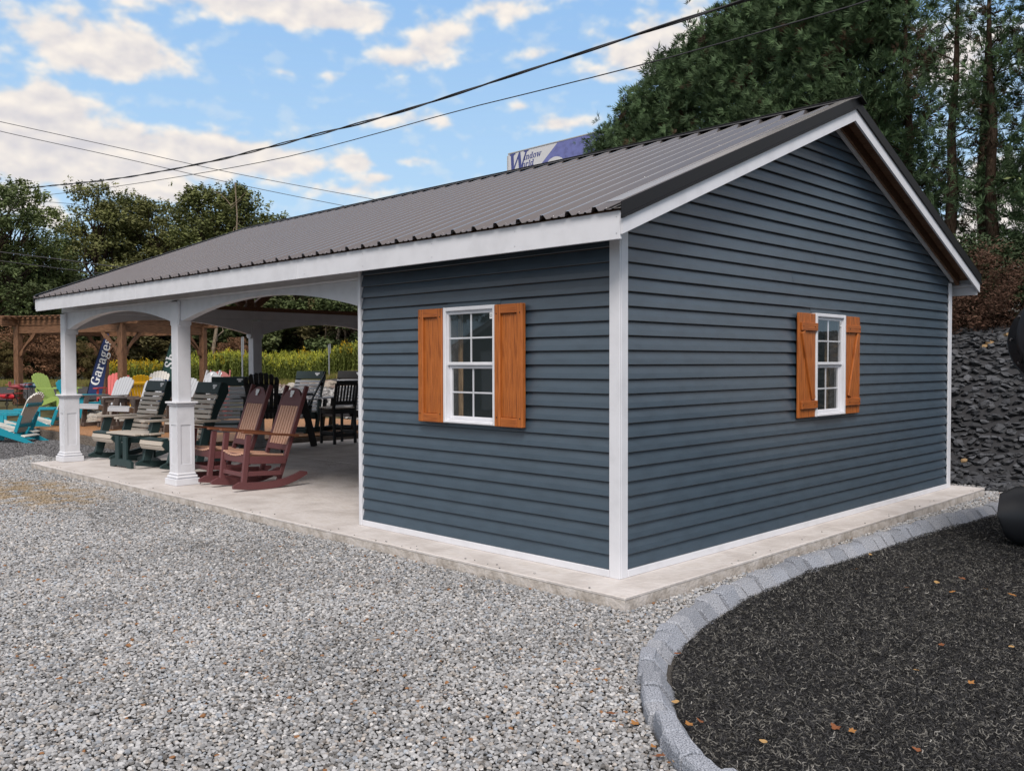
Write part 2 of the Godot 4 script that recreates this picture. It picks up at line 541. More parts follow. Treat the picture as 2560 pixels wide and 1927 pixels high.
func gravel_stones() -> void:
	var stones := [[], [], [], []]
	var cols := [[], [], [], []]
	var block := edge_side(0.16)
	var back := block.duplicate()
	back.reverse()
	var kerb := outer.duplicate()
	kerb.append_array(back)
	var play := block.duplicate()
	play.append_array(PackedVector2Array([Vector2(9, -6.8), Vector2(11, 6), Vector2(5, 3.2)]))
	var patch := FastNoiseLite.new()
	patch.seed = 9
	patch.frequency = 0.5
	patch.fractal_octaves = 3
	var d := 2.6
	while d < 19.8:
		var step := clampf(0.0135 + d * 0.00055, 0.016, 0.025)
		var half := d * 0.64 + 0.9
		var l := -half
		while l < half:
			var p := EYE + FWD * (d + rnd(-0.5, 0.5) * step) + RIGHT * (l + rnd(-0.5, 0.5) * step)
			l += step
			if p.x > -10.97 and p.x < 0.335 and p.z > -6.7 and p.z < 0.362:
				continue
			if p.z < -7.5 or p.x < -19.5:
				continue
			var dark := p.x < -12.75 + 0.25 * sin(p.z * 3.0) or (p.x < -10.9 and p.z < -0.4)
			if dark and p.z < -1.65:
				continue
			var q := Vector2(p.x, p.z)
			if p.x > 0.3 and p.z < 2.5 and (Geometry2D.is_point_in_polygon(q, kerb) or Geometry2D.is_point_in_polygon(q, play)):
				continue
			if d > 12.0 and rng.randf() < 0.2:
				continue
			var s := step * rnd(0.75, 1.5) * (1.25 if rng.randf() < 0.06 else 1.0)
			var b := Basis.from_euler(Vector3(rnd(-0.6, 0.6), rnd(0, TAU), rnd(-0.6, 0.6))).scaled(Vector3(s, s * rnd(0.62, 0.95), s * rnd(0.8, 1.2)))
			var k := rng.randi() % 4
			p.y = -0.09 + s * rnd(0.12, 0.5)
			stones[k].append(Transform3D(b, p))
			var v := rnd(0.19, 0.46) * (1.0 + 0.22 * patch.get_noise_2d(p.x * 1.3, p.z * 1.3))
			var c := Color(v * 0.985, v * 0.99, v)
			var h := rng.randf()
			if dark:
				v = rnd(0.05, 0.2)
				c = Color(v, v, v * 1.04)
			elif h < 0.12:
				c = Color(v * 1.06, v * 0.98, v * 0.9)
			elif h < 0.2:
				c = Color(v * 0.86, v * 0.93, v * 1.02)
			elif h < 0.27:
				c = Color(0.13, 0.125, 0.12)
			elif h < 0.31:
				c = Color(0.56, 0.55, 0.54)
			elif h < 0.318:
				c = Color(0.26, 0.13, 0.06)
			# damp, rusty staining in front of the porch
			var rust := smoothstep(1.3, 0.2, Vector2((p.x + 8.1) * 0.55, (p.z - 1.25) * 1.3).length()) * (0.5 + patch.get_noise_2d(p.x * 6, p.z * 6))
			if rust > 0.1 and not dark:
				c = c.lerp(Color(0.3, 0.2, 0.08), minf(0.6, rust))
			cols[k].append(c)
		d += step
	for i in 60:
		var on_front := i < 42
		var p := Vector3(rnd(-10.6, 0.25), 0.004, 0.35 - absf(rng.randfn()) * 0.07) if on_front else Vector3(0.315 - absf(rng.randfn()) * 0.05, 0.004, rnd(-6.4, 0.3))
		var s := rnd(0.008, 0.018)
		stones[i % 4].append(Transform3D(Basis.from_euler(Vector3(rnd(-0.6, 0.6), rnd(0, TAU), 0)).scaled(Vector3(s, s * 0.8, s)), p))
		var v := rnd(0.15, 0.4)
		cols[i % 4].append(Color(v, v * 0.98, v * 0.95))
	var gm := tint_mat(0.85, 0.35)
	var bed := Node3D.new()
	bed.name = "gravel"
	add_child(bed)
	stuff(bed, "loose grey crushed gravel covering the yard in front of the slab", "gravel")
	for k in 4:
		var o := scatter("gravel_stones", rock_mesh(40 + k, Vector3(1.0, 0.85, 1.0), 0.33), gm, stones[k], cols[k], bed)
		o.set_meta("kind", "stuff")
	# rubber mulch of the play area
	var shreds := [[], [], []]
	var scol := [[], [], []]
	d = 2.4
	while d < 10.5:
		var step := clampf(0.0105 + d * 0.0007, 0.0125, 0.02)
		var l := -0.2
		while l < d * 0.68 + 0.6:
			var p := EYE + FWD * (d + rnd(-0.5, 0.5) * step) + RIGHT * (l + rnd(-0.5, 0.5) * step)
			l += step
			if not Geometry2D.is_point_in_polygon(Vector2(p.x, p.z), play):
				continue
			var s := rnd(0.016, 0.034)
			var k := rng.randi() % 3
			p.y = mulch_y(p.x, p.z) + 0.012 * patch.get_noise_2d(p.x * 5.0, p.z * 5.0) + rnd(-0.003, 0.006)
			shreds[k].append(Transform3D(Basis.from_euler(Vector3(rnd(-0.7, 0.7), rnd(0, TAU), rnd(-0.8, 0.8))).scaled(Vector3(s, s, s)), p))
			var h := rng.randf()
			var v := rnd(0.012, 0.042)
			var c := Color(v, v, v * 1.05)
			if h < 0.33:
				v = rnd(0.06, 0.19)
				c = Color(v, v * 0.97, v * 0.88)
			elif h < 0.345:
				v = rnd(0.2, 0.36)
				c = Color(v, v * 0.97, v * 0.9)
			scol[k].append(c)
		d += step
	var mulch := Node3D.new()
	mulch.name = "rubber_mulch"
	add_child(mulch)
	stuff(mulch, "shredded black rubber mulch filling the curved play area", "mulch")
	for k in 3:
		var st := begin()
		var n := 4
		var pts := []
		for i in n + 1:
			var a := -1.0 + 2.0 * i / n
			pts.append([Vector3(a * 0.5, 0.16 * (1.0 - a * a) * (k - 1) + 0.04 * sin(a * 5.0), 0.14 * sin(a * (2.0 + k))), 0.16 * (1.0 - 0.55 * a * a)])
		for i in n:
			var a: Vector3 = pts[i][0]
			var b: Vector3 = pts[i + 1][0]
			var wa := Vector3(0, 0.03, pts[i][1] * 0.5)
			var wb := Vector3(0, 0.03, pts[i + 1][1] * 0.5)
			quad(st, a - wa, b - wb, b + wb, a + wa, Vector3.UP)
			quad(st, a - wa, a + wa - Vector3(0, 0.12, 0), b + wb - Vector3(0, 0.12, 0), b - wb, Vector3.DOWN)
		var o := scatter("mulch_shreds", st.commit(), tint_mat(0.75, 0.45), shreds[k], scol[k], mulch)
		o.set_meta("kind", "stuff")
	var under := play.duplicate()
	struct("mulch_bed", poly_sheet(under, -0.099), mat(lin(0.012, 0.012, 0.013), 0.95))

func mulch_y(x: float, z: float) -> float:
	return -0.083 + 0.006 * sin(x * 5.0 + z * 2.0) + 0.005 * sin(z * 7.0 - x)

# ------------------------------------------------------------------ slab
func slab() -> void:
	var s := Node3D.new()
	s.name = "concrete_slab"
	s.set_meta("kind", "structure")
	add_child(s)
	var xs := [-10.95, -7.72, -4.52, -1.0, 0.315]
	var zs := [-6.6, -2.93, 0.35]
	xs = [-10.95, -8.2, -4.1, 0.315]
	for i in xs.size() - 1:
		for j in zs.size() - 1:
			var x0: float = xs[i] + (0.003 if i > 0 else 0.0)
			var x1: float = xs[i + 1] - (0.003 if i < xs.size() - 2 else 0.0)
			var z0: float = zs[j] + (0.003 if j > 0 else 0.0)
			var z1: float = zs[j + 1] - (0.003 if j < zs.size() - 2 else 0.0)
			var st := begin()
			add_box(st, Vector3((x0 + x1) / 2, -0.012, (z0 + z1) / 2), Vector3(x1 - x0, 0.024, z1 - z0), Basis(), 0.006)
			part("slab_panel", st.commit(), M.concrete, s)
	var core := begin()
	add_box(core, Vector3(-5.3175, -0.12, -3.125), Vector3(11.259, 0.2, 6.944))
	part("slab_side", core.commit(), M.edge_concrete, s)

# ------------------------------------------------------------------ pavilion
func roof_y(z: float) -> float:
	return 3.862 - 0.3985 * absf(z + W / 2)

# courses of lap siding; along = wall direction, out = outward, o = origin at wall plane
func siding(parent: Node3D, o: Vector3, along: Vector3, out: Vector3, length: float, top: float, gable: bool, holes: Array) -> void:
	var k := 0
	var y := 0.052
	while y < top:
		var yt := minf(y + 0.1016, top)
		var spans := [[0.0, length]]
		for h in holes:
			if yt > h[2] + 0.002 and y < h[3] - 0.002:
				var next := []
				for s in spans:
					if h[0] > s[0]:
						next.append([s[0], minf(s[1], h[0])])
					if h[1] < s[1]:
						next.append([maxf(s[0], h[1]), s[1]])
				if yt > h[3] + 0.01:
					next.append([h[0], h[1], h[3], yt])
				if y < h[2] - 0.01:
					next.append([h[0], h[1], y, h[2]])
				spans = next
		if length > 5.0 and spans.size() == 1:
			var seam := length * rnd(0.3, 0.7)
			spans = [[0.0, seam], [seam - 0.02, length, -1.0]]
		for s in spans:
			if s.size() > 3:
				var cut := begin()
				var c0: float = lerpf(0.019, 0.003, (s[2] - y) / 0.1016)
				var c1: float = lerpf(0.019, 0.003, (s[3] - y) / 0.1016)
				var q := [o + along * s[0] + out * c0 + Vector3.UP * s[2], o + along * s[1] + out * c0 + Vector3.UP * s[2], o + along * s[1] + out * c1 + Vector3.UP * s[3], o + along * s[0] + out * c1 + Vector3.UP * s[3]]
				quad(cut, q[0], q[1], q[2], q[3], out)
				part("siding_board", cut.commit(), M.siding, parent)
				continue
			var b0: float = s[0]
			var b1: float = s[1]
			var t0: float = s[0]
			var t1: float = s[1]
			if gable:
				var room := func(yy: float) -> float: return (3.74 - yy) / 0.3985
				b0 = maxf(b0, length / 2 - room.call(y))
				b1 = minf(b1, length / 2 + room.call(y))
				t0 = maxf(t0, length / 2 - room.call(yt))
				t1 = minf(t1, length / 2 + room.call(yt))
				if b1 - b0 < 0.05:
					continue
				if t1 < t0:
					t0 = length / 2
					t1 = t0
			var wob := rnd(-0.001, 0.001) + (0.0016 if s.size() == 3 else 0.0)
			var st := begin()
			var prof := [[y + 0.008, -0.005, b0, b1], [y + 0.003, 0.014, b0, b1], [y, 0.0175 + wob, b0, b1], [y + 0.004, 0.0215 + wob, b0, b1], [lerpf(y, yt, 0.4), 0.0145 + wob, lerpf(b0, t0, 0.4), lerpf(b1, t1, 0.4)], [lerpf(y, yt, 0.88), 0.001, lerpf(b0, t0, 0.88), lerpf(b1, t1, 0.88)], [yt + 0.009, -0.005, t0, t1]]
			for i in prof.size() - 1:
				var a: Array = prof[i]
				var c: Array = prof[i + 1]
				var p0: Vector3 = o + along * a[2] + out * a[1] + Vector3.UP * a[0]
				var p1: Vector3 = o + along * a[3] + out * a[1] + Vector3.UP * a[0]
				var p2: Vector3 = o + along * c[3] + out * c[1] + Vector3.UP * c[0]
				var p3: Vector3 = o + along * c[2] + out * c[1] + Vector3.UP * c[0]
				quad(st, p0, p1, p2, p3, out if i > 1 else out + Vector3.DOWN)
			part("siding_board", st.commit(), M.siding, parent)
		y += 0.1016
		k += 1

func wall_core(parent: Node3D, o: Vector3, along: Vector3, out: Vector3, length: float, top: float, gable: bool, hole: Array) -> void:
	var st := begin()
	var b := Basis(along, Vector3.UP, out)
	var put := func(u0: float, u1: float, y0: float, y1: float) -> void:
		add_box(st, o + along * (u0 + u1) / 2 + Vector3.UP * (y0 + y1) / 2 - out * 0.045, Vector3(u1 - u0, y1 - y0, 0.088), b)
	if hole:
		put.call(0.0, hole[0], 0.002, top)
		put.call(hole[1], length, 0.002, top)
		put.call(hole[0], hole[1], 0.002, hole[2])
		put.call(hole[0], hole[1], hole[3], top)
	else:
		put.call(0.0, length, 0.002, top)
	if gable:
		for s in [-0.001, -0.089]:
			tri(st, o + Vector3.UP * top + out * s, o + along * length + Vector3.UP * top + out * s, o + along * length / 2 + Vector3.UP * 3.72 + out * s, out * (s + 0.045))
	part("sheathing", st.commit(), M.dark_room, parent)

func window_unit(parent: Node3D, at: Vector3, turn: float, w: float, h: float, flip: float) -> void:
	var n := group_part("window", parent, at)
	n.rotation.y = turn
	var f := 0.032
	for s in [-1, 1]:
		blk(n, "frame", M.white, Vector3(s * (w / 2 - f / 2), 0, 0.012), Vector3(f, h, 0.07))
		blk(n, "frame", M.white, Vector3(0, s * (h / 2 - f / 2), 0.012), Vector3(w - 2 * f - 0.002, f, 0.066))
	blk(n, "sill", M.white, Vector3(0, -h / 2 + 0.012, 0.03), Vector3(w - 0.06, 0.014, 0.06))
	var iw := w - 2 * f
	for k in 2:
		var z := 0.012 - 0.022 * k
		var y0 := 0.0 if k == 0 else -h / 2 + f
		var y1 := h / 2 - f if k == 0 else 0.0
		var sw := 0.014 if k == 0 else 0.03
		var mid := (y0 + y1) / 2
		var sh := y1 - y0
		for s in [-1, 1]:
			blk(n, "sash", M.white, Vector3(s * (iw / 2 - sw / 2), mid, z), Vector3(sw, sh, 0.024))
			blk(n, "sash", M.white, Vector3(0, mid + s * (sh / 2 - 0.013), z), Vector3(iw - 2 * sw - 0.002, 0.026, 0.022))
		blk(n, "muntin", M.white, Vector3(0, mid, z - 0.002), Vector3(0.014, sh - 0.054, 0.01))
		for s in [-1, 1]:
			blk(n, "muntin", M.white, Vector3(s * (iw / 4 - sw / 4), mid, z - 0.002), Vector3(iw / 2 - sw - 0.01, 0.014, 0.0096))
		var st := begin()
		var gx := iw / 2 - sw
		quad(st, Vector3(-gx, y0 + 0.02, z + 0.006), Vector3(gx, y0 + 0.02, z + 0.006), Vector3(gx, y1 - 0.02, z + 0.006), Vector3(-gx, y1 - 0.02, z + 0.006), Vector3.BACK)
		part("pane", st.commit(), M.glass, n)
	var sx := flip * (iw / 2 - 0.035)
	blk(n, "sticker", M.tag, Vector3(sx, h / 2 - f - 0.05, 0.0205), Vector3(0.032, 0.048, 0.001), Vector3.ZERO, 0.0)
	var ring := begin()
	var c := []
	for i in 13:
		c.append(Vector3(sx, h / 2 - f - 0.05, 0.0215) + Vector3(cos(i * TAU / 12), sin(i * TAU / 12), 0) * 0.01)
	var rr := []
	for i in 13:
		rr.append(0.002)
	tube(ring, c, rr, 4)
	part("sticker_mark", ring.commit(), M.trim_black, n)

func panel_shutter(parent: Node3D, at: Vector3, w: float, h: float) -> void:
	var n := group_part("shutter", parent, at)
	var t := 0.042
	for s in [-1, 1]:
		blk(n, "stile", M.stain_v, Vector3(s * (w / 2 - 0.031), 0, t / 2), Vector3(0.062, h, t))
		blk(n, "rail", M.stain_h, Vector3(0, s * (h / 2 - 0.035), t / 2), Vector3(w - 0.126, 0.07, t - 0.002))
		blk(n, "panel_board", M.stain_v, Vector3(s * (w / 4 - 0.031), 0, 0.012), Vector3(w / 2 - 0.064, h - 0.142, 0.02 + 0.002 * s))
		for v in [-1, 1]:
			blk(n, "screw", M.trim_black, Vector3(s * (w / 2 - 0.025), v * (h / 2 - 0.07), t), Vector3(0.01, 0.01, 0.003))

func batten_shutter(parent: Node3D, at: Vector3, w: float, h: float, flip: float) -> void:
	var n := group_part("shutter", parent, at)
	n.rotation.y = PI / 2
	for k in 3:
		blk(n, "board", M.stain_v, Vector3((k - 1) * w / 3, 0, 0.012), Vector3(w / 3 - 0.004, h, 0.022))
	for y in [0.345, -0.352]:
		blk(n, "batten", M.stain_h, Vector3(0.02 * flip, y, 0.034), Vector3(w - 0.02, 0.07, 0.02))
		for s in [-1, 1]:
			blk(n, "screw", M.trim_black, Vector3(s * (w / 2 - 0.05), y, 0.045), Vector3(0.009, 0.009, 0.003))
	bar(n, "brace", M.stain_v, Vector3(-flip * (w / 2 - 0.06), 0.3, 0.0335), Vector3(flip * (w / 2 - 0.06), -0.3, 0.0335), 0.06, 0.019)

func column(parent: Node3D, x: float, z: float) -> void:
	var n := group_part("column", parent, Vector3(x, 0, z))
	blk(n, "shaft", M.white, Vector3(0, 1.6, 0), Vector3(0.17, 1.3, 0.17))
	blk(n, "lower_box", M.white, Vector3(0, 0.55, 0), Vector3(0.204, 0.84, 0.204))
	blk(n, "base", M.white, Vector3(0, 0.041, 0), Vector3(0.31, 0.08, 0.31), Vector3.ZERO, 0.006)
	blk(n, "base_moulding", M.white, Vector3(0, 0.1, 0), Vector3(0.285, 0.04, 0.285), Vector3.ZERO, 0.016)
	blk(n, "base_moulding", M.white, Vector3(0, 0.135, 0), Vector3(0.252, 0.034, 0.252), Vector3.ZERO, 0.014)
	blk(n, "cap", M.white, Vector3(0, 0.985, 0), Vector3(0.262, 0.028, 0.262), Vector3.ZERO, 0.012)
	blk(n, "cap", M.white, Vector3(0, 1.012, 0), Vector3(0.296, 0.026, 0.296), Vector3.ZERO, 0.008)
	for k in 4:
		var b := Basis(Vector3.UP, k * PI / 2)
		for s in [-1, 1]:
			part("stile", box_mesh(Vector3(0.045, 0.83, 0.009)), M.white, n, Transform3D(b, b * Vector3(s * 0.0875, 0.56, 0.106)))
		part("rail", box_mesh(Vector3(0.13, 0.11, 0.009)), M.white, n, Transform3D(b, b * Vector3(0, 0.2, 0.1058)))
		part("rail", box_mesh(Vector3(0.13, 0.235, 0.009)), M.white, n, Transform3D(b, b * Vector3(0, 0.855, 0.1058)))

# arch board from a to b (column faces), in plan
func arch(parent: Node3D, a: Vector3, b: Vector3) -> void:
	var l := a.distance_to(b)
	var poly := PackedVector2Array([Vector2(l / 2, 2.262), Vector2(-l / 2, 2.262), Vector2(-l / 2, 2.015)])
	var n := 20
	for i in n + 1:
		var u := -1.0 + 2.0 * i / n
		poly.append(Vector2(u * (l / 2 - 0.08), 2.015 + 0.2 * (1.0 - u * u)))
	poly.append(Vector2(l / 2, 2.015))
	var d := (b - a).normalized()
	var basis := Basis(Vector3.UP.cross(d), Vector3.UP, d)
	part("arch_board", prism(poly, 0.1), M.white, parent, Transform3D(basis, (a + b) / 2))
	for s in [-1, 1]:
		var e = (a + b) / 2 + d * s * (l / 2)
		var plate := PackedVector2Array([Vector2(-0.078, 0.076), Vector2(0.078, 0.076), Vector2(0.078, 0.03), Vector2(0.05, 0), Vector2(-0.05, 0), Vector2(-0.078, 0.03)])
		part("bracket_plate", prism(plate, 0.035), M.white, parent, Transform3D(Basis(d, Vector3.UP, d.cross(Vector3.UP)), e - d * s * 0.0185 + Vector3(0, 1.938, 0)))
		for f in [-1, 1]:
			var side = Vector3.UP.cross(d) * f
			part("flange", box_mesh(Vector3(0.03, 0.245, 0.022)), M.white, parent, Transform3D(basis, e - d * s * 0.012 + side * 0.0665 + Vector3(0, 2.138, 0)))
			for v in [2.08, 2.2]:
				part("screw", box_mesh(Vector3(0.008, 0.008, 0.006)), M.steel, parent, Transform3D(basis, e - d * s * 0.0245 + side * 0.066 + Vector3(0, v, 0)))

func truss(parent: Node3D, x: float) -> void:
	var n := group_part("truss", parent)
	var m := -W / 2
	bar(n, "chord", M.soffit, Vector3(x, 2.456, -0.22), Vector3(x, 2.456, -W + 0.22), 0.12, 0.07, Vector3.RIGHT)
	bar(n, "king_post", M.soffit, Vector3(x, 2.493, m), Vector3(x, 3.66, m), 0.12, 0.14)
	for s in [-1, 1]:
		bar(n, "web", M.soffit, Vector3(x, 2.52, m + s * 0.12), Vector3(x, 3.2, m + s * 0.98), 0.12, 0.12)
		bar(n, "rafter", M.soffit, Vector3(x, roof_y(m) - 0.12, m + s * 0.02), Vector3(x, roof_y(m + s * 3.4) - 0.12, m + s * 3.4), 0.1, 0.12)

func pavilion() -> void:
	var p := thing("pavilion", "dark blue lap-sided pavilion shed with open white-columned porch and ribbed metal roof", "pavilion")
	# walls
	var front := group_part("gable_wall", p)
	var wz := [2.835 - 0.005, 3.445 + 0.005]
	siding(front, Vector3(-0.031, 0, -0.06), Vector3.FORWARD, Vector3.RIGHT, W - 0.12, 3.72, true, [[wz[0] - 0.06, wz[1] - 0.06, 0.995, 1.945]])
	wall_core(front, Vector3(-0.031, 0, -0.06), Vector3.FORWARD, Vector3.RIGHT, W - 0.12, 2.44, true, [wz[0] - 0.04, wz[1] - 0.08, 1.015, 1.925])
	var side := group_part("eave_wall", p)
	siding(side, Vector3(-0.06, 0, -0.031), Vector3.LEFT, Vector3.BACK, 2.92, 2.45, false, [[1.187 - 0.066, 1.8 - 0.054, 0.995, 1.945]])
	wall_core(side, Vector3(-0.06, 0, -0.031), Vector3.LEFT, Vector3.BACK, 2.92, 2.45, false, [1.187 - 0.04, 1.8 - 0.08, 1.015, 1.925])
	var rear := group_part("rear_wall", p)
	siding(rear, Vector3(-2.98, 0, -W + 0.031), Vector3.RIGHT, Vector3.FORWARD, 2.92, 2.45, false, [])
	wall_core(rear, Vector3(-2.98, 0, -W + 0.031), Vector3.RIGHT, Vector3.FORWARD, 2.92, 2.45, false, [])
	var inner := group_part("porch_wall", p)
	siding(inner, Vector3(-2.981, 0, -W + 0.06), Vector3.BACK, Vector3.LEFT, W - 0.12, 3.72, true, [])
	wall_core(inner, Vector3(-2.981, 0, -W + 0.06), Vector3.BACK, Vector3.LEFT, W - 0.12, 2.44, true, [])
	# studs seen through the panes
	for x in [-1.84]:
		blk(p, "stud", M.stud, Vector3(x, 1.2, -0.17), Vector3(0.04, 2.38, 0.09))
	for z in [-3.53]:
		blk(p, "stud", M.stud, Vector3(-0.17, 1.2, z), Vector3(0.09, 2.38, 0.04))
	# corner posts and base trim
	for z in [0.0, -W]:
		var s := 1.0 if z == 0.0 else -1.0
		var post := group_part("corner_post", p)
		blk(post, "post_face", M.white, Vector3(-0.046, 1.21, z - s * 0.008), Vector3(0.092, 2.42, 0.018), Vector3.ZERO, 0.003)
		blk(post, "post_face", M.white, Vector3(-0.0082, 1.21, z - s * 0.0555), Vector3(0.018, 2.42, 0.075), Vector3.ZERO, 0.003)
		blk(p, "end_trim", M.white, Vector3(-3.0, 1.21, z - s * 0.02), Vector3(0.04, 2.42, 0.05), Vector3.ZERO, 0.004)
		blk(p, "base_trim", M.white, Vector3(-1.536, 0.026, z - s * 0.009), Vector3(2.884, 0.05, 0.022), Vector3.ZERO, 0.003)
	blk(p, "base_trim", M.white, Vector3(-0.009, 0.026, -W / 2), Vector3(0.022, 0.05, W - 0.19), Vector3.ZERO, 0.003)
	window_unit(p, Vector3(-1.4935, 1.47, -0.012), 0.0, 0.613, 0.94, 1.0)
	window_unit(p, Vector3(-0.012, 1.465, -3.14), PI / 2, 0.61, 0.94, 1.0)
	panel_shutter(p, Vector3(-1.955, 1.468, 0.002), 0.306, 0.938)
	panel_shutter(p, Vector3(-1.036, 1.468, 0.002), 0.302, 0.938)
	batten_shutter(p, Vector3(0.004, 1.462, -2.672), 0.32, 0.932, 1.0)
	batten_shutter(p, Vector3(0.004, 1.462, -3.612), 0.32, 0.932, -1.0)
	# fascia boards in three lengths, with nail heads
	var ez := 0.2556
	for s in [1.0, -1.0]:
		var z := ez - 0.011 if s > 0 else -W - ez + 0.011
		var cuts := [0.2, -3.62, -7.3, -10.93]
		for i in 3:
			blk(p, "fascia", M.white, Vector3((cuts[i] + cuts[i + 1]) / 2, 2.378, z), Vector3(cuts[i] - cuts[i + 1] - 0.002, 0.184, 0.022), Vector3.ZERO, 0.002)
		if s > 0:
			for k in 13:
				for v in [2.325, 2.43]:
					blk(p, "nail_head", M.steel, Vector3(0.17 - k * 0.92, v, ez + 0.0005), Vector3(0.007, 0.007, 0.003))
		blk(p, "soffit_strip", M.white, Vector3(-5.37, 2.4, z - s * 0.05), Vector3(11.1, 0.03, 0.05))
	# headers and columns
	var cx := [-10.74, -6.92]
	for z in [-0.14, -W + 0.14]:
		blk(p, "header", M.white, Vector3(-6.92, 2.36, z), Vector3(7.8, 0.19, 0.13))
		blk(p, "header_bead", M.white, Vector3(-6.92, 2.285, z), Vector3(7.79, 0.018, 0.136))
		for x in cx:
			column(p, x, z)
		arch(p, Vector3(-10.655, 0, z), Vector3(-7.005, 0, z))
		arch(p, Vector3(-6.835, 0, z), Vector3(-3.02, 0, z))
	column(p, -10.74, -3.3)
	blk(p, "header", M.white, Vector3(-10.74, 2.343, -W / 2), Vector3(0.128, 0.154, W - 0.42))
	arch(p, Vector3(-10.74, 0, -0.225), Vector3(-10.74, 0, -3.215))
	arch(p, Vector3(-10.74, 0, -3.385), Vector3(-10.74, 0, -W + 0.225))
	truss(p, -10.74)
	truss(p, -6.92)
	# rake boards, black rake trim, white strip and rafter under the overhang
	var m := -W / 2
	for x in [0.214, -10.94]:
		var o := 1.0 if x > 0 else -1.0
		for s in [1.0, -1.0]:
			var e: float = m + s * (W / 2 + ez + 0.002)
			var yl := func(z: float, off: float) -> Vector3: return Vector3(0, roof_y(z) - off, z)
			var strip := func(called: String, mt: Material, off0: float, off1: float, t: float, xx: float, end: float) -> void:
				var pts := PackedVector2Array([Vector2(m, roof_y(m) - off0), Vector2(end, roof_y(end) - off0), Vector2(end, roof_y(end) - off1), Vector2(m, roof_y(m) - off1)])
				part(called, prism(pts, t), mt, p, Transform3D(Basis(), Vector3(xx, 0, 0)))
			strip.call("rake_board", M.white, 0.03, 0.172, 0.02, x, e)
			strip.call("rake_trim", M.trim_black, -0.041, 0.066, 0.008, x + o * 0.0145, e + s * 0.022)
			strip.call("rake_trim", M.trim_black, 0.052, 0.068, 0.018, x + o * 0.02, e + s * 0.022)
			# the trim's flange lies on the sheet
			var a := Vector3(x - o * 0.045, roof_y(m) + 0.04, m)
			var b := Vector3(x - o * 0.045, roof_y(e) + 0.04, e + s * 0.022)
			bar(p, "rake_flange", M.roof if o > 0 and s > 0 else M.trim_black, a, b, 0.125, 0.004)
			if o > 0:
				strip.call("gable_rafter", M.soffit, 0.037, 0.14, 0.038, 0.022, m + s * (W / 2 + 0.12))
				strip.call("gable_strip", M.white, 0.14, 0.166, 0.03, 0.004, m + s * (W / 2 - 0.02))
	# roof deck boards
	var deck := group_part("roof_deck", p)
	for s in [1.0, -1.0]:
		var len := (W / 2 + ez - 0.03) / cos(atan(0.3985))
		var cnt := 24
		for k in cnt:
			var u := (k + 0.5) / cnt * len
			var zz = m + s * u * cos(atan(0.3985))
			var bs := Basis(Vector3.RIGHT, s * atan(0.3985))
			part("deck_board", box_mesh(Vector3(11.12, 0.018, snappedf(len / cnt - 0.003, 0.001)), 0.003), M.soffit, deck, Transform3D(bs, Vector3(-5.365, roof_y(zz) - 0.024, zz)))
	# ribbed sheets
	var roof := group_part("roof", p)
	var pw := 11.16 / 12.0
	var sheet := {}
	for s in [1.0, -1.0]:
		var st := begin()
		var prof := []
		var ribs := 4
		for r in ribs:
			var x0 := pw * r / ribs
			var q := pw / ribs
			prof.append_array([[x0, 0.0], [x0 + 0.018, 0.032], [x0 + 0.046, 0.032], [x0 + 0.064, 0.0], [x0 + q * 0.45, 0.0], [x0 + q * 0.45 + 0.008, 0.008], [x0 + q * 0.45 + 0.02, 0.008], [x0 + q * 0.45 + 0.028, 0.0], [x0 + q * 0.72, 0.0], [x0 + q * 0.72 + 0.008, 0.008], [x0 + q * 0.72 + 0.02, 0.008], [x0 + q * 0.72 + 0.028, 0.0]])
		prof.append([pw, 0.0])
		var ze: float = m + s * (W / 2 + ez + 0.03)
		var n := Vector3(0, 1, s * 0.3985).normalized()
		for i in prof.size() - 1:
			var a: Array = prof[i]
			var b: Array = prof[i + 1]
			quad(st, Vector3(a[0], roof_y(m), m) + n * a[1], Vector3(b[0], roof_y(m), m) + n * b[1], Vector3(b[0], roof_y(ze), ze) + n * b[1], Vector3(a[0], roof_y(ze), ze) + n * a[1], n)
		var mesh := st.commit()
		for k in 12:
			part("roof_panel", mesh, M.roof, roof, Transform3D(Basis(), Vector3(-10.945 + k * pw, rnd(-0.0006, 0.0006), 0)))
		if s > 0:
			for k in 48:
				for v in [0.06, 1.2, 2.35]:
					var zz: float = ze - v * cos(atan(0.3985))
					if v < 0.1 or k % 4 == 1:
						part("screw", box_mesh(Vector3(0.011, 0.008, 0.011)), M.steel, roof, Transform3D(Basis(Vector3.RIGHT, atan(0.3985)), Vector3(-10.945 + pw / 4 * (k + 0.35), roof_y(zz) + 0.003, zz)))
		var c0 := Vector3(-5.36, 0, m) + Vector3(0, roof_y(m) + 0.039, 0)
		bar(roof, "ridge_cap", M.trim_black, c0 + Vector3(0, -0.0, 0), c0 + Vector3(0, -0.3985, s).normalized() * 0.13, 11.28, 0.004)
	bar(roof, "ridge_roll", M.trim_black, Vector3(-11.0, roof_y(m) + 0.043, m), Vector3(0.28, roof_y(m) + 0.043, m), 0.03, 0.014, Vector3.BACK)

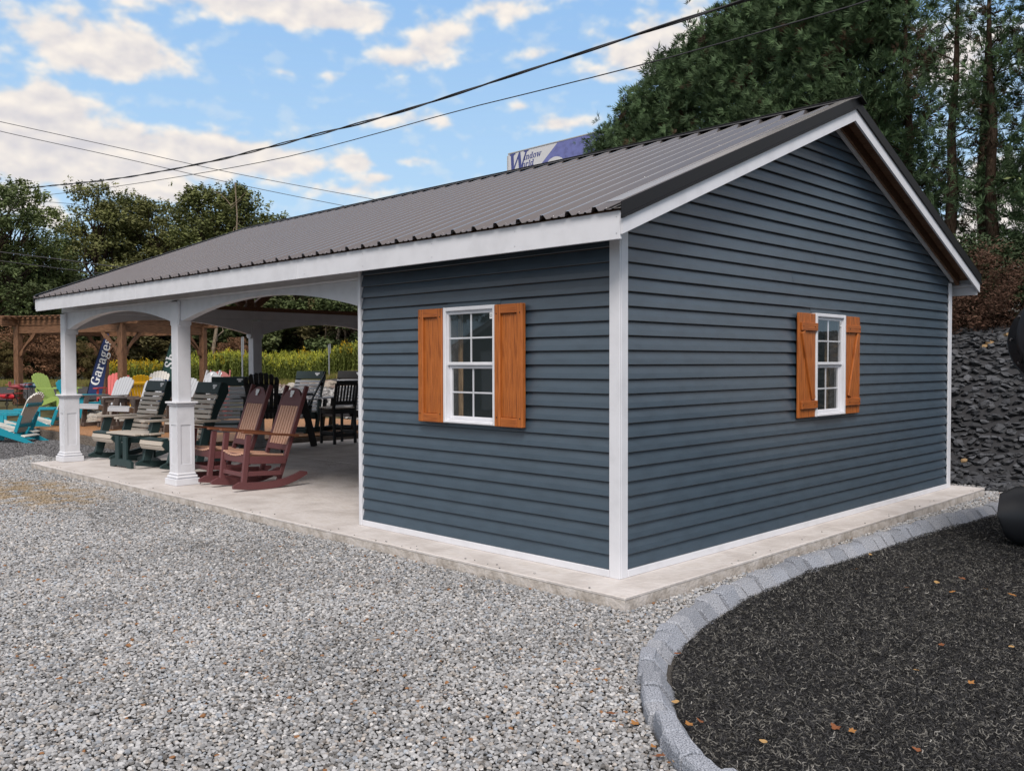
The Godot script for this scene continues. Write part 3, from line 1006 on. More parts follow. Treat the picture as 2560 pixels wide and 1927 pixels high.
# ------------------------------------------------------------------ pergola, deck
func pergola_and_deck() -> void:
	var dk := thing("wooden_deck", "low orange-brown wooden deck with grey timber rim behind the porch", "deck", Vector3(0, 0, 0))
	for k in 42:
		var z := -1.78 - k * 0.15
		blk(dk, "deck_board", M.deck, Vector3(-14.35, 0.1, z), Vector3(6.7, 0.03, 0.143))
	blk(dk, "rim_board", M.grey_wood, Vector3(-14.35, -0.005, -1.72), Vector3(6.74, 0.2, 0.04))
	blk(dk, "rim_board", M.grey_wood, Vector3(-11.0 + 0.02, -0.005, -4.9), Vector3(0.04, 0.18, 6.3))
	blk(dk, "rim_board", M.grey_wood, Vector3(-17.72, -0.005, -4.9), Vector3(0.04, 0.18, 6.3))
	# pergola with four posts
	var at := Vector3(-24.1, height(-24.1, -3.4), -3.4)
	var g := thing("pergola", "brown wooden pergola with curved braces and corrugated roof edge", "pergola", at, 0.0)
	var pts := [Vector3(0, 0, 0), Vector3(3.55, 0, 0.62 - 2.1), Vector3(-0.3, 0, -3.1), Vector3(3.0, 0, -4.55)]
	var y0 := at.y
	pts = [Vector3(0, 0, 0), Vector3(3.4, 0, -1.55), Vector3(-1.3, 0, -2.9), Vector3(2.1, 0, -4.5)]
	for q in pts:
		var h := 2.24
		blk(g, "post", M.brown_v, q + Vector3(0, h / 2, 0), Vector3(0.17, h, 0.17), Vector3(0, 0.43, 0))
		blk(g, "post_foot", M.brown_v, q + Vector3(0, 0.08, 0), Vector3(0.23, 0.16, 0.23), Vector3(0, 0.43, 0))
	for pr in [[0, 1], [0, 2], [1, 3], [2, 3]]:
		var a: Vector3 = pts[pr[0]]
		var b: Vector3 = pts[pr[1]]
		var d := (b - a).normalized()
		var side := d.cross(Vector3.UP)
		var ea := a - d * 0.55
		var eb := b + d * 0.55
		bar(g, "beam", M.brown_h, a + d * 0.09 + Vector3(0, 2.1, 0), b - d * 0.09 + Vector3(0, 2.1, 0), 0.09, 0.2, side)
		bar(g, "upper_beam", M.brown_h, ea + Vector3(0, 2.3, 0), eb + Vector3(0, 2.3, 0), 0.07, 0.17, side)
		bar(g, "roof_edge", M.soffit, ea + Vector3(0, 2.42, 0), eb + Vector3(0, 2.42, 0), 0.12, 0.06, side)
		var l := ea.distance_to(eb)
		var rb := int(l / 0.2)
		for k in rb:
			var c := ea.lerp(eb, (k + 0.5) / rb)
			part("roof_rib", box_mesh(Vector3(0.1, 0.035, 0.5)), M.brown_h, g, Transform3D(Basis(d, Vector3.UP, -side), c + Vector3(0, 2.465, 0)))
		for e in [[a, d], [b, -d]]:
			var poly := PackedVector2Array([Vector2(0, 0), Vector2(0, 0.12), Vector2(0.5, 0.66), Vector2(0.62, 0.66), Vector2(0.5, 0.5), Vector2(0.3, 0.36), Vector2(0.14, 0.2), Vector2(0.1, 0.05)])
			var dd: Vector3 = e[1]
			part("brace", prism(poly, 0.07), M.brown_v, g, Transform3D(Basis(Vector3.UP.cross(dd), Vector3.UP, dd), e[0] + dd * 0.083 + Vector3(0, 1.34, 0)))
	for k in 8:
		var t := (k + 0.5) / 8.0
		bar(g, "rafter", M.brown_h, pts[0].lerp(pts[1], t) + Vector3(0, 2.32, 0), pts[2].lerp(pts[3], t) + Vector3(0, 2.32, 0), 0.05, 0.12)

# ------------------------------------------------------------------ furniture: every chair faces its own +Z
func runner(n: Node3D, m: Material, x: float, z0: float, z1: float, y0: float, y1: float, t: float) -> void:
	var top := PackedVector2Array()
	var low := PackedVector2Array()
	for i in 13:
		var u := i / 12.0
		var z := lerpf(z0, z1, u)
		var y: float = 0.004 + (y0 if z > -0.05 else y1) * pow(absf((z + 0.05) / ((z0 if z > -0.05 else z1) + 0.05)), 2.0)
		low.append(Vector2(z, y))
		top.append(Vector2(z, y + (0.085 if i > 0 and i < 12 else 0.035)))
	top.reverse()
	low.append_array(top)
	part("runner", prism(low, t), m, n, Transform3D(Basis(), Vector3(x, 0, 0)))

func porch_rocker(label: String, at: Vector3, turn: float, group: String, frame: Material, slat: Material, tagged := true) -> Node3D:
	var n := thing("rocking_chair", label, "rocking chair", at, turn, group)
	var hw := 0.285
	for s in [-1, 1]:
		runner(n, frame, s * hw, 0.4, -0.56, 0.035, 0.13, 0.042)
		bar(n, "front_leg", frame, Vector3(s * hw, 0.07, 0.27), Vector3(s * hw, 0.66, 0.2), 0.044, 0.065)
		bar(n, "rear_post", frame, Vector3(s * (hw - 0.045), 0.07, -0.2), Vector3(s * (hw - 0.045), 1.21, -0.6), 0.036, 0.055)
		bar(n, "arm", M.arm, Vector3(s * hw, 0.69, 0.28), Vector3(s * (hw + 0.005), 0.615, -0.44), 0.07, 0.026)
		bar(n, "side_rail", frame, Vector3(s * (hw - 0.002), 0.36, 0.22), Vector3(s * (hw - 0.002), 0.33, -0.28), 0.036, 0.09)
		bar(n, "side_stretcher", frame, Vector3(s * (hw - 0.002), 0.2, 0.24), Vector3(s * (hw - 0.002), 0.18, -0.22), 0.03, 0.055)
	blk(n, "seat_rail", frame, Vector3(0, 0.375, 0.235), Vector3(2 * hw - 0.05, 0.1, 0.032))
	blk(n, "stretcher", frame, Vector3(0, 0.19, 0.252), Vector3(2 * hw - 0.05, 0.05, 0.028))
	blk(n, "stretcher", frame, Vector3(0, 0.15, -0.215), Vector3(2 * hw - 0.13, 0.05, 0.028))
	for k in 9:
		var x := (k - 4) * 0.058
		var y := 0.408 + 0.03 * pow(x / 0.23, 2.0)
		bar(n, "seat_slat", slat, Vector3(x, y, 0.262), Vector3(x, y - 0.05, -0.27), 0.042, 0.022)
	var bk := func(v: float) -> Vector3: return Vector3(0, v, -0.2 - (v - 0.07) * 0.351 + 0.012)
	blk(n, "back_rail", frame, bk.call(0.47), Vector3(0.466, 0.075, 0.03), Vector3(-0.337, 0, 0))
	blk(n, "back_rail", frame, bk.call(0.985), Vector3(0.466, 0.05, 0.03), Vector3(-0.337, 0, 0))
	for k in 7:
		var x := (k - 3) * 0.063
		bar(n, "back_slat", slat, bk.call(0.5) + Vector3(x, 0, 0.004), bk.call(0.965) + Vector3(x, 0, 0.004), 0.038, 0.02)
	var head := PackedVector2Array([Vector2(-0.232, 0), Vector2(0.232, 0)])
	head.append_array(arc_pts(Vector2(0, -0.06), 0.255, 22, 158, 12))
	var hb := Basis(Vector3.RIGHT, -0.337) * Basis(Vector3.UP, -PI / 2)
	part("head_panel", prism(head, 0.026), frame, n, Transform3D(hb, bk.call(1.0)))
	if tagged:
		blk(n, "price_tag", M.tag, bk.call(1.13) + Vector3(0, 0.0, 0.026), Vector3(0.085, 0.05, 0.003), Vector3(-0.337, 0, 0))
		blk(n, "price_tag", M.tag, bk.call(1.09) + Vector3(0, 0.0, 0.026), Vector3(0.05, 0.035, 0.003), Vector3(-0.337, 0, 0))
	return n

# horizontal-slat chair; style: "rocker", "tall" on straight splayed legs, "glider" on a low sled
func slat_chair(label: String, at: Vector3, turn: float, group: String, frame: Material, slat: Material, style: String, w := 0.58) -> Node3D:
	var n := thing("slatted_rocker" if style == "rocker" else "balcony_chair" if style == "tall" else "glider_chair", label, "chair", at, turn, group)
	var up := 0.04 if style == "tall" else 0.0
	var hw := w / 2 + 0.035
	for s in [-1, 1]:
		var x: float = s * hw
		if style == "tall":
			bar(n, "leg", frame, Vector3(x, 0.0, 0.36), Vector3(x, 0.66 + up, 0.2), 0.04, 0.11)
			bar(n, "leg", frame, Vector3(x, 0.0, -0.42), Vector3(x, 0.66 + up, -0.16), 0.04, 0.11)
			bar(n, "stretcher", frame, Vector3(x - s * 0.001, 0.2, 0.3), Vector3(x - s * 0.001, 0.2, -0.34), 0.034, 0.1)
		else:
			if style == "rocker":
				runner(n, frame, x, 0.44, -0.56, 0.05, 0.1, 0.044)
			else:
				blk(n, "sled", frame, Vector3(x * 0.9, 0.05, -0.06), Vector3(0.05, 0.09, 0.8))
			bar(n, "leg", frame, Vector3(x, 0.07, 0.3), Vector3(x, 0.655, 0.12), 0.044, 0.125)
			bar(n, "leg", frame, Vector3(x, 0.07, -0.14), Vector3(x, 0.655, -0.3), 0.044, 0.12)
		var skirt := PackedVector2Array([Vector2(0.36, 0.43), Vector2(0.4, 0.36), Vector2(0.34, 0.3), Vector2(-0.2, 0.25), Vector2(-0.34, 0.3), Vector2(-0.26, 0.4), Vector2(0.1, 0.4)])
		part("side_skirt", prism(skirt, 0.034), frame, n, Transform3D(Basis(), Vector3(x - s * 0.042, up, 0)))
		blk(n, "arm", slat, Vector3(x + s * 0.012, 0.67 + up, -0.06), Vector3(0.135, 0.03, 0.8))
		var stile := PackedVector2Array([Vector2(-0.2, 0.36), Vector2(-0.32, 0.36), Vector2(-0.5, 0.8), Vector2(-0.66, 1.08), Vector2(-0.64, 1.2), Vector2(-0.56, 1.22), Vector2(-0.44, 0.95)])
		part("back_stile", prism(stile, 0.032), frame, n, Transform3D(Basis(), Vector3(s * (w / 2 - 0.012), up, 0)))
		for b in [Vector3(0, 0.36, 0.23), Vector3(0, 0.3, 0.255), Vector3(0, 0.1, 0.29)]:
			blk(n, "bolt", M.steel, b + Vector3(x + s * 0.024, up, 0), Vector3(0.006, 0.016, 0.016))
	blk(n, "seat_front", slat, Vector3(0, 0.385 + up, 0.39), Vector3(w, 0.062, 0.03), Vector3(-0.25, 0, 0))
	blk(n, "seat_front", slat, Vector3(0, 0.325 + up, 0.378), Vector3(w, 0.058, 0.03), Vector3(0.5, 0, 0))
	blk(n, "seat_lip", frame, Vector3(0, 0.44 + up, 0.345), Vector3(w, 0.028, 0.1), Vector3(0.15, 0, 0))
	for k in 5:
		blk(n, "seat_slat", slat, Vector3(0, 0.435 - k * 0.011 + up, 0.245 - k * 0.1), Vector3(w, 0.026, 0.088), Vector3(-0.1, 0, 0))
	for k in 9:
		var v := 0.44 + k * 0.071
		var z := -0.235 - (v - 0.4) * 0.385 + 0.012
		var bow := 0.01 * sin(k * 1.3)
		blk(n, "back_slat", slat, Vector3(0, v + up, z + bow), Vector3(w + 0.02, 0.056, 0.024), Vector3(-0.36, 0, 0))
	blk(n, "headrest", frame, Vector3(0, 1.135 + up, -0.515), Vector3(w + 0.02, 0.17, 0.03), Vector3(-0.36, 0, 0))
	blk(n, "price_tag", M.tag, Vector3(w * 0.3, 1.17 + up, -0.51), Vector3(0.1, 0.03, 0.004), Vector3(-0.36, 0, 0))
	blk(n, "price_tag", M.tag, Vector3(w * 0.3, 1.14 + up, -0.498), Vector3(0.05, 0.03, 0.004), Vector3(-0.36, 0, 0))
	if style == "glider":
		blk(n, "sled_bar", frame, Vector3(0, 0.05, 0.2), Vector3(hw * 1.7, 0.07, 0.06))
		blk(n, "sled_bar", frame, Vector3(0, 0.05, -0.3), Vector3(hw * 1.7, 0.07, 0.06))
	return n

# fan-back Adirondack; lift raises the seat on straight legs
func adirondack(label: String, at: Vector3, turn: float, group: String, frame: Material, slat: Material, lift := 0.0, glider := false) -> Node3D:
	var n := thing("adirondack_chair", label, "chair", at, turn, group)
	for s in [-1, 1]:
		var x: float = s * 0.29
		if lift > 0.0:
			bar(n, "leg", frame, Vector3(x * 1.06, 0.0, 0.36), Vector3(x * 1.06, 0.56 + lift, 0.24), 0.035, 0.12)
			bar(n, "leg", frame, Vector3(x * 1.06, 0.0, -0.36), Vector3(x * 1.06, 0.56 + lift, -0.16), 0.035, 0.12)
			blk(n, "side_rail", frame, Vector3(x, 0.3 + lift, 0.02), Vector3(0.032, 0.12, 0.6), Vector3(-0.12, 0, 0))
			if glider:
				blk(n, "sled", frame, Vector3(x * 0.8, 0.05, 0), Vector3(0.05, 0.08, 0.84))
		else:
			var leg := PackedVector2Array([Vector2(0.44, 0.37), Vector2(0.46, 0.3), Vector2(-0.5, 0.0), Vector2(-0.66, 0.0), Vector2(-0.3, 0.18), Vector2(0.1, 0.34)])
			part("side_leg", prism(leg, 0.03), frame, n, Transform3D(Basis(), Vector3(x, 0, 0)))
			bar(n, "front_leg", frame, Vector3(x + s * 0.032, 0.0, 0.36), Vector3(x + s * 0.032, 0.55, 0.36), 0.028, 0.12)
			bar(n, "back_support", frame, Vector3(x - s * 0.001, 0.22, -0.28), Vector3(x - s * 0.001, 0.56, -0.4), 0.026, 0.07)
		var arm := PackedVector2Array([Vector2(0.5, -0.05), Vector2(0.52, 0.04), Vector2(0.46, 0.08), Vector2(0.1, 0.07), Vector2(-0.36, 0.0), Vector2(-0.36, -0.05)])
		if s > 0:
			for i in arm.size():
				arm[i] = Vector2(arm[i].x, -arm[i].y)
		part("arm", prism(arm, 0.026), frame if glider or lift == 0.0 else slat, n, Transform3D(Basis(Vector3.BACK, PI / 2), Vector3(x + s * 0.05, 0.57 + lift, 0)))
	if lift == 0.0:
		blk(n, "rear_bar", slat, Vector3(0, 0.14, -0.42), Vector3(0.55, 0.026, 0.09), Vector3(-0.3, 0, 0))
	blk(n, "seat_front", slat, Vector3(0, 0.335 + lift, 0.46), Vector3(0.6, 0.09, 0.026), Vector3(-0.15, 0, 0))
	for k in 7:
		blk(n, "seat_slat", slat, Vector3(0, 0.385 - k * 0.025 + lift, 0.4 - k * 0.088), Vector3(0.6, 0.024, 0.078), Vector3(-0.27, 0, 0))
	var lean := 0.46
	for v in [0.16, 0.62]:
		blk(n, "back_cleat", frame, Vector3(0, 0.2 + v * cos(lean) + lift, -0.2 - v * sin(lean) - 0.036), Vector3(0.46 + v * 0.14, 0.07, 0.03), Vector3(-lean, 0, 0))
	for k in 7:
		var u := (k - 3) / 3.0
		var top := 0.72 + 0.14 * sqrt(1.0 - 0.82 * u * u)
		var x0 := u * 0.185
		var x1 := u * 0.25
		var poly := PackedVector2Array([Vector2(x0 - 0.027, 0.0), Vector2(x0 + 0.027, 0.0), Vector2(x1 + 0.038, top - maxf(0.0, u) * 0.06), Vector2(x1 + 0.01, top + 0.012), Vector2(x1 - 0.01, top + 0.012), Vector2(x1 - 0.038, top + minf(0.0, u) * 0.06)])
		var b := Basis(Vector3.RIGHT, -lean) * Basis(Vector3.UP, -PI / 2)
		part("back_slat", prism(poly, 0.02), slat, n, Transform3D(b, Vector3(0, 0.2 + lift, -0.2)))
	return n

func bar_stool(label: String, at: Vector3, turn: float, m: Material, seat: Material) -> void:
	var n := thing("bar_stool", label, "bar stool", at, turn)
	for s in [-1, 1]:
		bar(n, "front_leg", m, Vector3(s * 0.23, 0, 0.2), Vector3(s * 0.23, 0.66, 0.2), 0.044, 0.044)
		bar(n, "rear_leg", m, Vector3(s * 0.23, 0, -0.23), Vector3(s * 0.23, 0.7, -0.21), 0.044, 0.05)
		bar(n, "back_post", m, Vector3(s * 0.23, 0.68, -0.212), Vector3(s * 0.23, 1.12, -0.31), 0.042, 0.05)
		blk(n, "side_rail", m, Vector3(s * 0.23, 0.6, 0), Vector3(0.03, 0.09, 0.38))
		blk(n, "stretcher", m, Vector3(s * 0.23, 0.2, 0), Vector3(0.03, 0.06, 0.38))
	for z in [0.2, -0.21]:
		blk(n, "rail", m, Vector3(0, 0.6, z), Vector3(0.42, 0.08, 0.03))
		blk(n, "stretcher", m, Vector3(0, 0.16, z), Vector3(0.42, 0.07, 0.03))
	for k in 6:
		blk(n, "seat_slat", seat, Vector3(0, 0.668 - 0.006 * (2.5 - absf(k - 2.5)), 0.2 - k * 0.08), Vector3(0.5, 0.024, 0.07))
	blk(n, "back_rail", m, Vector3(0, 0.76, -0.232), Vector3(0.42, 0.07, 0.028), Vector3(-0.21, 0, 0))
	blk(n, "top_rail", m, Vector3(0, 1.13, -0.313), Vector3(0.46, 0.09, 0.032), Vector3(-0.21, 0, 0))
	for k in 6:
		bar(n, "back_slat", m, Vector3((k - 2.5) * 0.068, 0.79, -0.238), Vector3((k - 2.5) * 0.068, 1.09, -0.303), 0.036, 0.018)

func furniture() -> void:
	var maroon: Material = M.poly.call(lin(0.15, 0.055, 0.058))
	var tan: Material = M.poly.call(lin(0.64, 0.38, 0.27))
	var green: Material = M.poly.call(lin(0.024, 0.05, 0.052))
	var sand: Material = M.poly.call(lin(0.56, 0.5, 0.43))
	var black: Material = M.poly.call(lin(0.012, 0.012, 0.013))
	var grey: Material = M.poly.call(lin(0.5, 0.52, 0.55))
	var brown: Material = M.poly.call(lin(0.13, 0.1, 0.085))
	var white: Material = M.poly.call(lin(0.72, 0.7, 0.64))
	var aqua: Material = M.poly.call(lin(0.012, 0.3, 0.4))
	porch_rocker("maroon rocking chair with tan slats standing clear of the white column", Vector3(-6.05, 0, -0.62), -0.04, "maroon and tan porch rockers", maroon, tan)
	porch_rocker("maroon rocking chair with tan slats right beside the white column", Vector3(-6.93, 0, -0.64), -0.04, "maroon and tan porch rockers", maroon, tan)
	slat_chair("green rocker with sand slats at the porch's far end by the corner column", Vector3(-10.38, 0, -0.86), 0.1, "green and sand slatted rockers", green, sand, "rocker")
	slat_chair("green rocker with sand slats partly behind the column next to the maroon rockers", Vector3(-8.62, 0, -0.86), 0.1, "green and sand slatted rockers", green, sand, "rocker")
	# half-round table between the two green rockers
	var t := thing("side_table", "oval sand-topped green table between the two green rockers", "table", Vector3(-9.3, 0, -0.55), 0.1)
	for k in 5:
		var z := (k - 2) * 0.092
		var w := 0.98 * sqrt(1.0 - pow(absf(z) / 0.3, 2.0) * 0.8)
		blk(t, "top_board", sand, Vector3(0, 0.485, z), Vector3(w, 0.028, 0.088), Vector3.ZERO, 0.006)
	blk(t, "apron", green, Vector3(0, 0.455, 0), Vector3(0.8, 0.03, 0.36))
	for s in [-0.5, 0.5]:
		for v in [-0.11, 0.11]:
			blk(t, "leg", green, Vector3(v, 0.25, s * 0.42), Vector3(0.1, 0.4, 0.036))
	for s in [-0.5, 0.5]:
		var foot := PackedVector2Array([Vector2(-0.3, 0), Vector2(-0.3, 0.09), Vector2(-0.2, 0.12), Vector2(0.2, 0.12), Vector2(0.3, 0.09), Vector2(0.3, 0), Vector2(0.2, 0), Vector2(0.14, 0.025), Vector2(-0.14, 0.025), Vector2(-0.2, 0)])
		part("foot", prism(foot, 0.04), green, t, Transform3D(Basis(Vector3.UP, PI / 2), Vector3(0, 0.002, s * 0.42)))
	slat_chair("tall green balcony chair with pale grey slats behind the maroon rockers", Vector3(-10.6, 0, -2.62), 0.9, "", green, grey, "tall", 0.6)
	adirondack("tall black fan-back chair with its back to the rockers", Vector3(-10.0, 0, -3.05), 4.1, "", black, black, 0.36)
	adirondack("tall black fan-back chair seen edge-on beside its black twin", Vector3(-10.55, 0, -3.95), -0.55, "", black, black, 0.36)
	slat_chair("dark green glider with grey slats on the deck behind the right rocker", Vector3(-11.9, 0.116, -4.9), 0.55, "", green, grey, "glider")
	slat_chair("dark glider with grey-blue slats on the deck behind the bar stool", Vector3(-11.75, 0.116, -5.85), 0.6, "", black, grey, "glider")
	bar_stool("black bar stool with slatted back and sand seat near the blue wall", Vector3(-10.37, 0, -4.79), PI / 2 + PI, black, sand)
	# grey fan-back gliders on the deck
	adirondack("grey fan-back glider with brown frame on the deck at the porch corner", at_view(262, 20.0) * Vector3(1, 0, 1) + Vector3(0, 0.116, 0), 0.35, "grey fan-back gliders", brown, grey, 0.1, true)
	adirondack("grey fan-back glider with brown frame next to the narrow brown table", at_view(338, 18.9) * Vector3(1, 0, 1) + Vector3(0, 0.116, 0), 0.35, "grey fan-back gliders", brown, grey, 0.1, true)
	adirondack("grey fan-back glider with brown frame half hidden by the porch column", at_view(420, 18.4) * Vector3(1, 0, 1) + Vector3(0, 0.116, 0), 0.3, "grey fan-back gliders", brown, grey, 0.1, true)
	adirondack("pale grey fan-back chair deeper on the deck behind the tall chair", at_view(500, 20.2) * Vector3(1, 0, 1) + Vector3(0, 0.116, 0), 0.45, "", brown, grey, 0.12, true)
	var bt := thing("glider_table", "narrow brown table between the grey fan-back gliders", "table", at_view(292, 19.2) * Vector3(1, 0, 1) + Vector3(0, 0.116, 0), 0.35)
	blk(bt, "top", grey, Vector3(0, 0.66, 0), Vector3(0.5, 0.026, 0.4))
	blk(bt, "apron", brown, Vector3(0, 0.6, 0), Vector3(0.4, 0.09, 0.3))
	for s in [-1, 1]:
		for v in [-1, 1]:
			bar(bt, "leg", brown, Vector3(s * 0.2, 0, v * 0.16), Vector3(s * 0.1, 0.57, v * 0.12), 0.05, 0.03)
	# two red rockers far back
	var red: Material = M.poly.call(lin(0.3, 0.06, 0.055))
	porch_rocker("red and grey rocking chair by the goldenrod, left of the pergola post", at_view(482, 21.6) * Vector3(1, 0, 1) + Vector3(0, 0.116, 0), 0.2, "", grey, red)
	porch_rocker("red rocking chair with white slats by the goldenrod, right of the pergola post", at_view(538, 22.4) * Vector3(1, 0, 1) + Vector3(0, 0.116, 0), 0.9, "", red, white)
	# coloured Adirondacks on the rock bank
	var put := func(lbl: String, d: float, px: float, turn: float, fr: Material, sl: Material) -> void:
		var p := EYE + FWD * d + RIGHT * ((px - 1280.0) / 2246.58 * d)
		adirondack(lbl, Vector3(p.x, height(p.x, p.z) - 0.01, p.z), turn, "coloured chairs on the rock bank", fr, sl)
	var cherry: Material = M.poly.call(lin(0.6, 0.075, 0.07))
	var yellow: Material = M.poly.call(lin(0.75, 0.42, 0.01))
	var blue: Material = M.poly.call(lin(0.008, 0.05, 0.17))
	var lime: Material = M.poly.call(lin(0.36, 0.5, 0.13))
	put.call("coral red fan-back chair in front of the dark blue banner", 24.5, 283.0, 0.95, cherry, cherry)
	put.call("bright yellow fan-back chair turned away beside the red one", 24.0, 357.0, 4.2, yellow, yellow)
	put.call("white fan-back chair beside the green banner", 25.0, 378.0, 0.75, white, white)
	put.call("navy blue fan-back chair turned away beside the porch column", 23.0, 404.0, 4.3, blue, blue)
	put.call("lime green fan-back chair facing right near the pergola post", 24.5, 138.0, 2.1, lime, lime)
	put.call("turquoise fan-back chair behind the corner column", 23.0, 200.0, 2.0, aqua, aqua)
	# white and turquoise Adirondacks on the dark gravel
	for a in [[-15.95, -0.86, "white and turquoise fan-back chair standing foremost on the dark gravel"], [-16.95, -1.2, "white and turquoise fan-back chair between its two twins on the dark gravel"], [-17.6, -2.08, "white and turquoise fan-back chair touching the deck and corner column in view"]]:
		adirondack(a[2], Vector3(a[0] - 0.2, height(a[0] - 0.2, a[1]) + 0.006, a[1]), -0.8, "white and turquoise chairs on the dark gravel", aqua, white)

# ------------------------------------------------------------------ kerb stones, fallen leaves
func garden_edge() -> void:
	var k := thing("stone_edging", "curved row of rough grey granite blocks around the play area", "edging")
	var total := 0.0
	var inn := edge_side(0.15)
	var at_len := func(s: float, line: PackedVector2Array) -> Vector2:
		var run := 0.0
		for i in outer.size() - 1:
			var l := outer[i].distance_to(outer[i + 1])
			if run + l >= s:
				return line[i].lerp(line[i + 1], (s - run) / l)
			run += l
		return line[line.size() - 1]
	for i in outer.size() - 1:
		total += outer[i].distance_to(outer[i + 1])
	var s := 0.0
	while s < total - 0.1:
		var len := rnd(0.13, 0.24)
		var e := minf(s + len, total)
		var lift := rnd(-0.02, 0.016)
		var push := rnd(-0.014, 0.014)
		var yaw := rnd(-0.06, 0.06)
		var deep := rnd(0.94, 1.1)
		var st := begin()
		var secs := []
		var o0: Vector2 = at_len.call(s + 0.007, outer)
		var o1: Vector2 = at_len.call(e - 0.007, outer)
		var n0: Vector2 = at_len.call(s + 0.007, inn)
		var n1: Vector2 = at_len.call(e - 0.007, inn)
		var mid := (o0 + o1) / 2
		var cnt := 6
		for q in cnt:
			var t: float = [0.0, 0.035, 0.35, 0.65, 0.965, 1.0][q]
			var o := mid + (o0.lerp(o1, t) - mid).rotated(yaw)
			var n := mid + (n0.lerp(n1, t) - mid).rotated(yaw)
			var cross := (n - o).normalized() * push
			o += cross
			n += cross
			var end := 0.01 if q == 0 or q == cnt - 1 else 0.0
			var j := func() -> float: return rnd(-0.003, 0.003)
			var yt: float = -0.012 + lift - end
			var prof := []
			for pt in [[0.0, -0.14], [0.0, yt - 0.016], [0.05, yt + 0.002], [0.3, yt + 0.005], [0.56, yt], [0.62, yt - 0.014], [0.98, -0.1], [1.02, -0.15]]:
				var w: Vector2 = o.lerp(n, pt[0] * deep)
				prof.append(Vector3(w.x + j.call(), pt[1] + j.call() * 0.8, w.y + j.call()))
			secs.append(prof)
		for q in cnt - 1:
			for v in 7:
				quad(st, secs[q][v], secs[q + 1][v], secs[q + 1][v + 1], secs[q][v + 1], Vector3.UP + Vector3(0, 0, 0.001))
		for q in [0, cnt - 1]:
			for v in range(1, 7):
				tri(st, secs[q][0], secs[q][v], secs[q][v + 1])
		part("stone", st.commit(), M.granites[rng.randi() % 3], k)
		s = e
	# leaves
	var lm := [mat(lin(0.33, 0.15, 0.04), 0.8), mat(lin(0.2, 0.07, 0.025), 0.8), mat(lin(0.4, 0.25, 0.1), 0.8)]
	for m in lm:
		m.backlight_enabled = true
		m.backlight = Color(0.2, 0.1, 0.03)
	var lmesh := []
	for v in 3:
		var st := begin()
		var rim := []
		for i in 18:
			var a := TAU * i / 18
			var lobe := (0.78 + 0.22 * cos(a * (5 - v) + 0.3)) if v < 2 else 0.75
			var r := lobe * (0.5 + 0.16 * cos(a))
			var pnt := Vector3(cos(a) * r * 1.25, 0, sin(a) * r * 0.85)
			pnt.y = 0.42 * pnt.z * pnt.z + 0.3 * pnt.x * pnt.x - 0.12 * pnt.x * pnt.z + 0.03 * sin(a * 4)
			rim.append(pnt)
		for i in 18:
			tri(st, Vector3(0, 0.0, 0), rim[i], rim[(i + 1) % 18], Vector3.UP)
		lmesh.append(st.commit())
	var spots := [[505, 900], [565, 885], [880, 985], [1345, 930], [1265, 920], [1675, 618], [1955, 685], [1805, 485], [2160, 497], [1350, 95], [1625, 190], [2030, 198], [1860, 212], [1915, 145], [1780, 165], [2170, 230], [445, 530], [425, 780], [225, 895], [360, 1062], [435, 1090], [30, 610], [1690, 1035], [1435, 20], [320, 1015], [95, 840]]
	for i in spots.size():
		var px: float = 1480.0 + spots[i][0] / 2.048
		var py: float = 1380.0 + spots[i][1] / 2.048
		var d := 1.56 / ((py - 908.0) / 2246.58)
		d = (EYE.y + 0.06) / ((py - 908.16) / 2246.58)
		var p := EYE + FWD * d + RIGHT * ((px - 1280.0) / 2246.58 * d)
		var on_gravel = spots[i][0] < 440 and spots[i][1] > 560
		var o := MeshInstance3D.new()
		o.name = numbered("fallen_leaf")
		o.mesh = lmesh[i % 3]
		o.material_override = lm[(i * 7) % 3]
		o.position = Vector3(p.x, -0.062, p.z)
		o.rotation = Vector3(rnd(-0.2, 0.2), rnd(0, TAU), rnd(-0.2, 0.2))
		o.scale = Vector3.ONE * rnd(0.032, 0.055)
		add_child(o)
		if on_gravel:
			tag(o, "curled brown leaf lying on the grey gravel beside the granite edging", "leaf", "leaves on the gravel")
		else:
			tag(o, "curled tan or orange leaf lying on the black rubber mulch", "leaf", "leaves on the mulch")

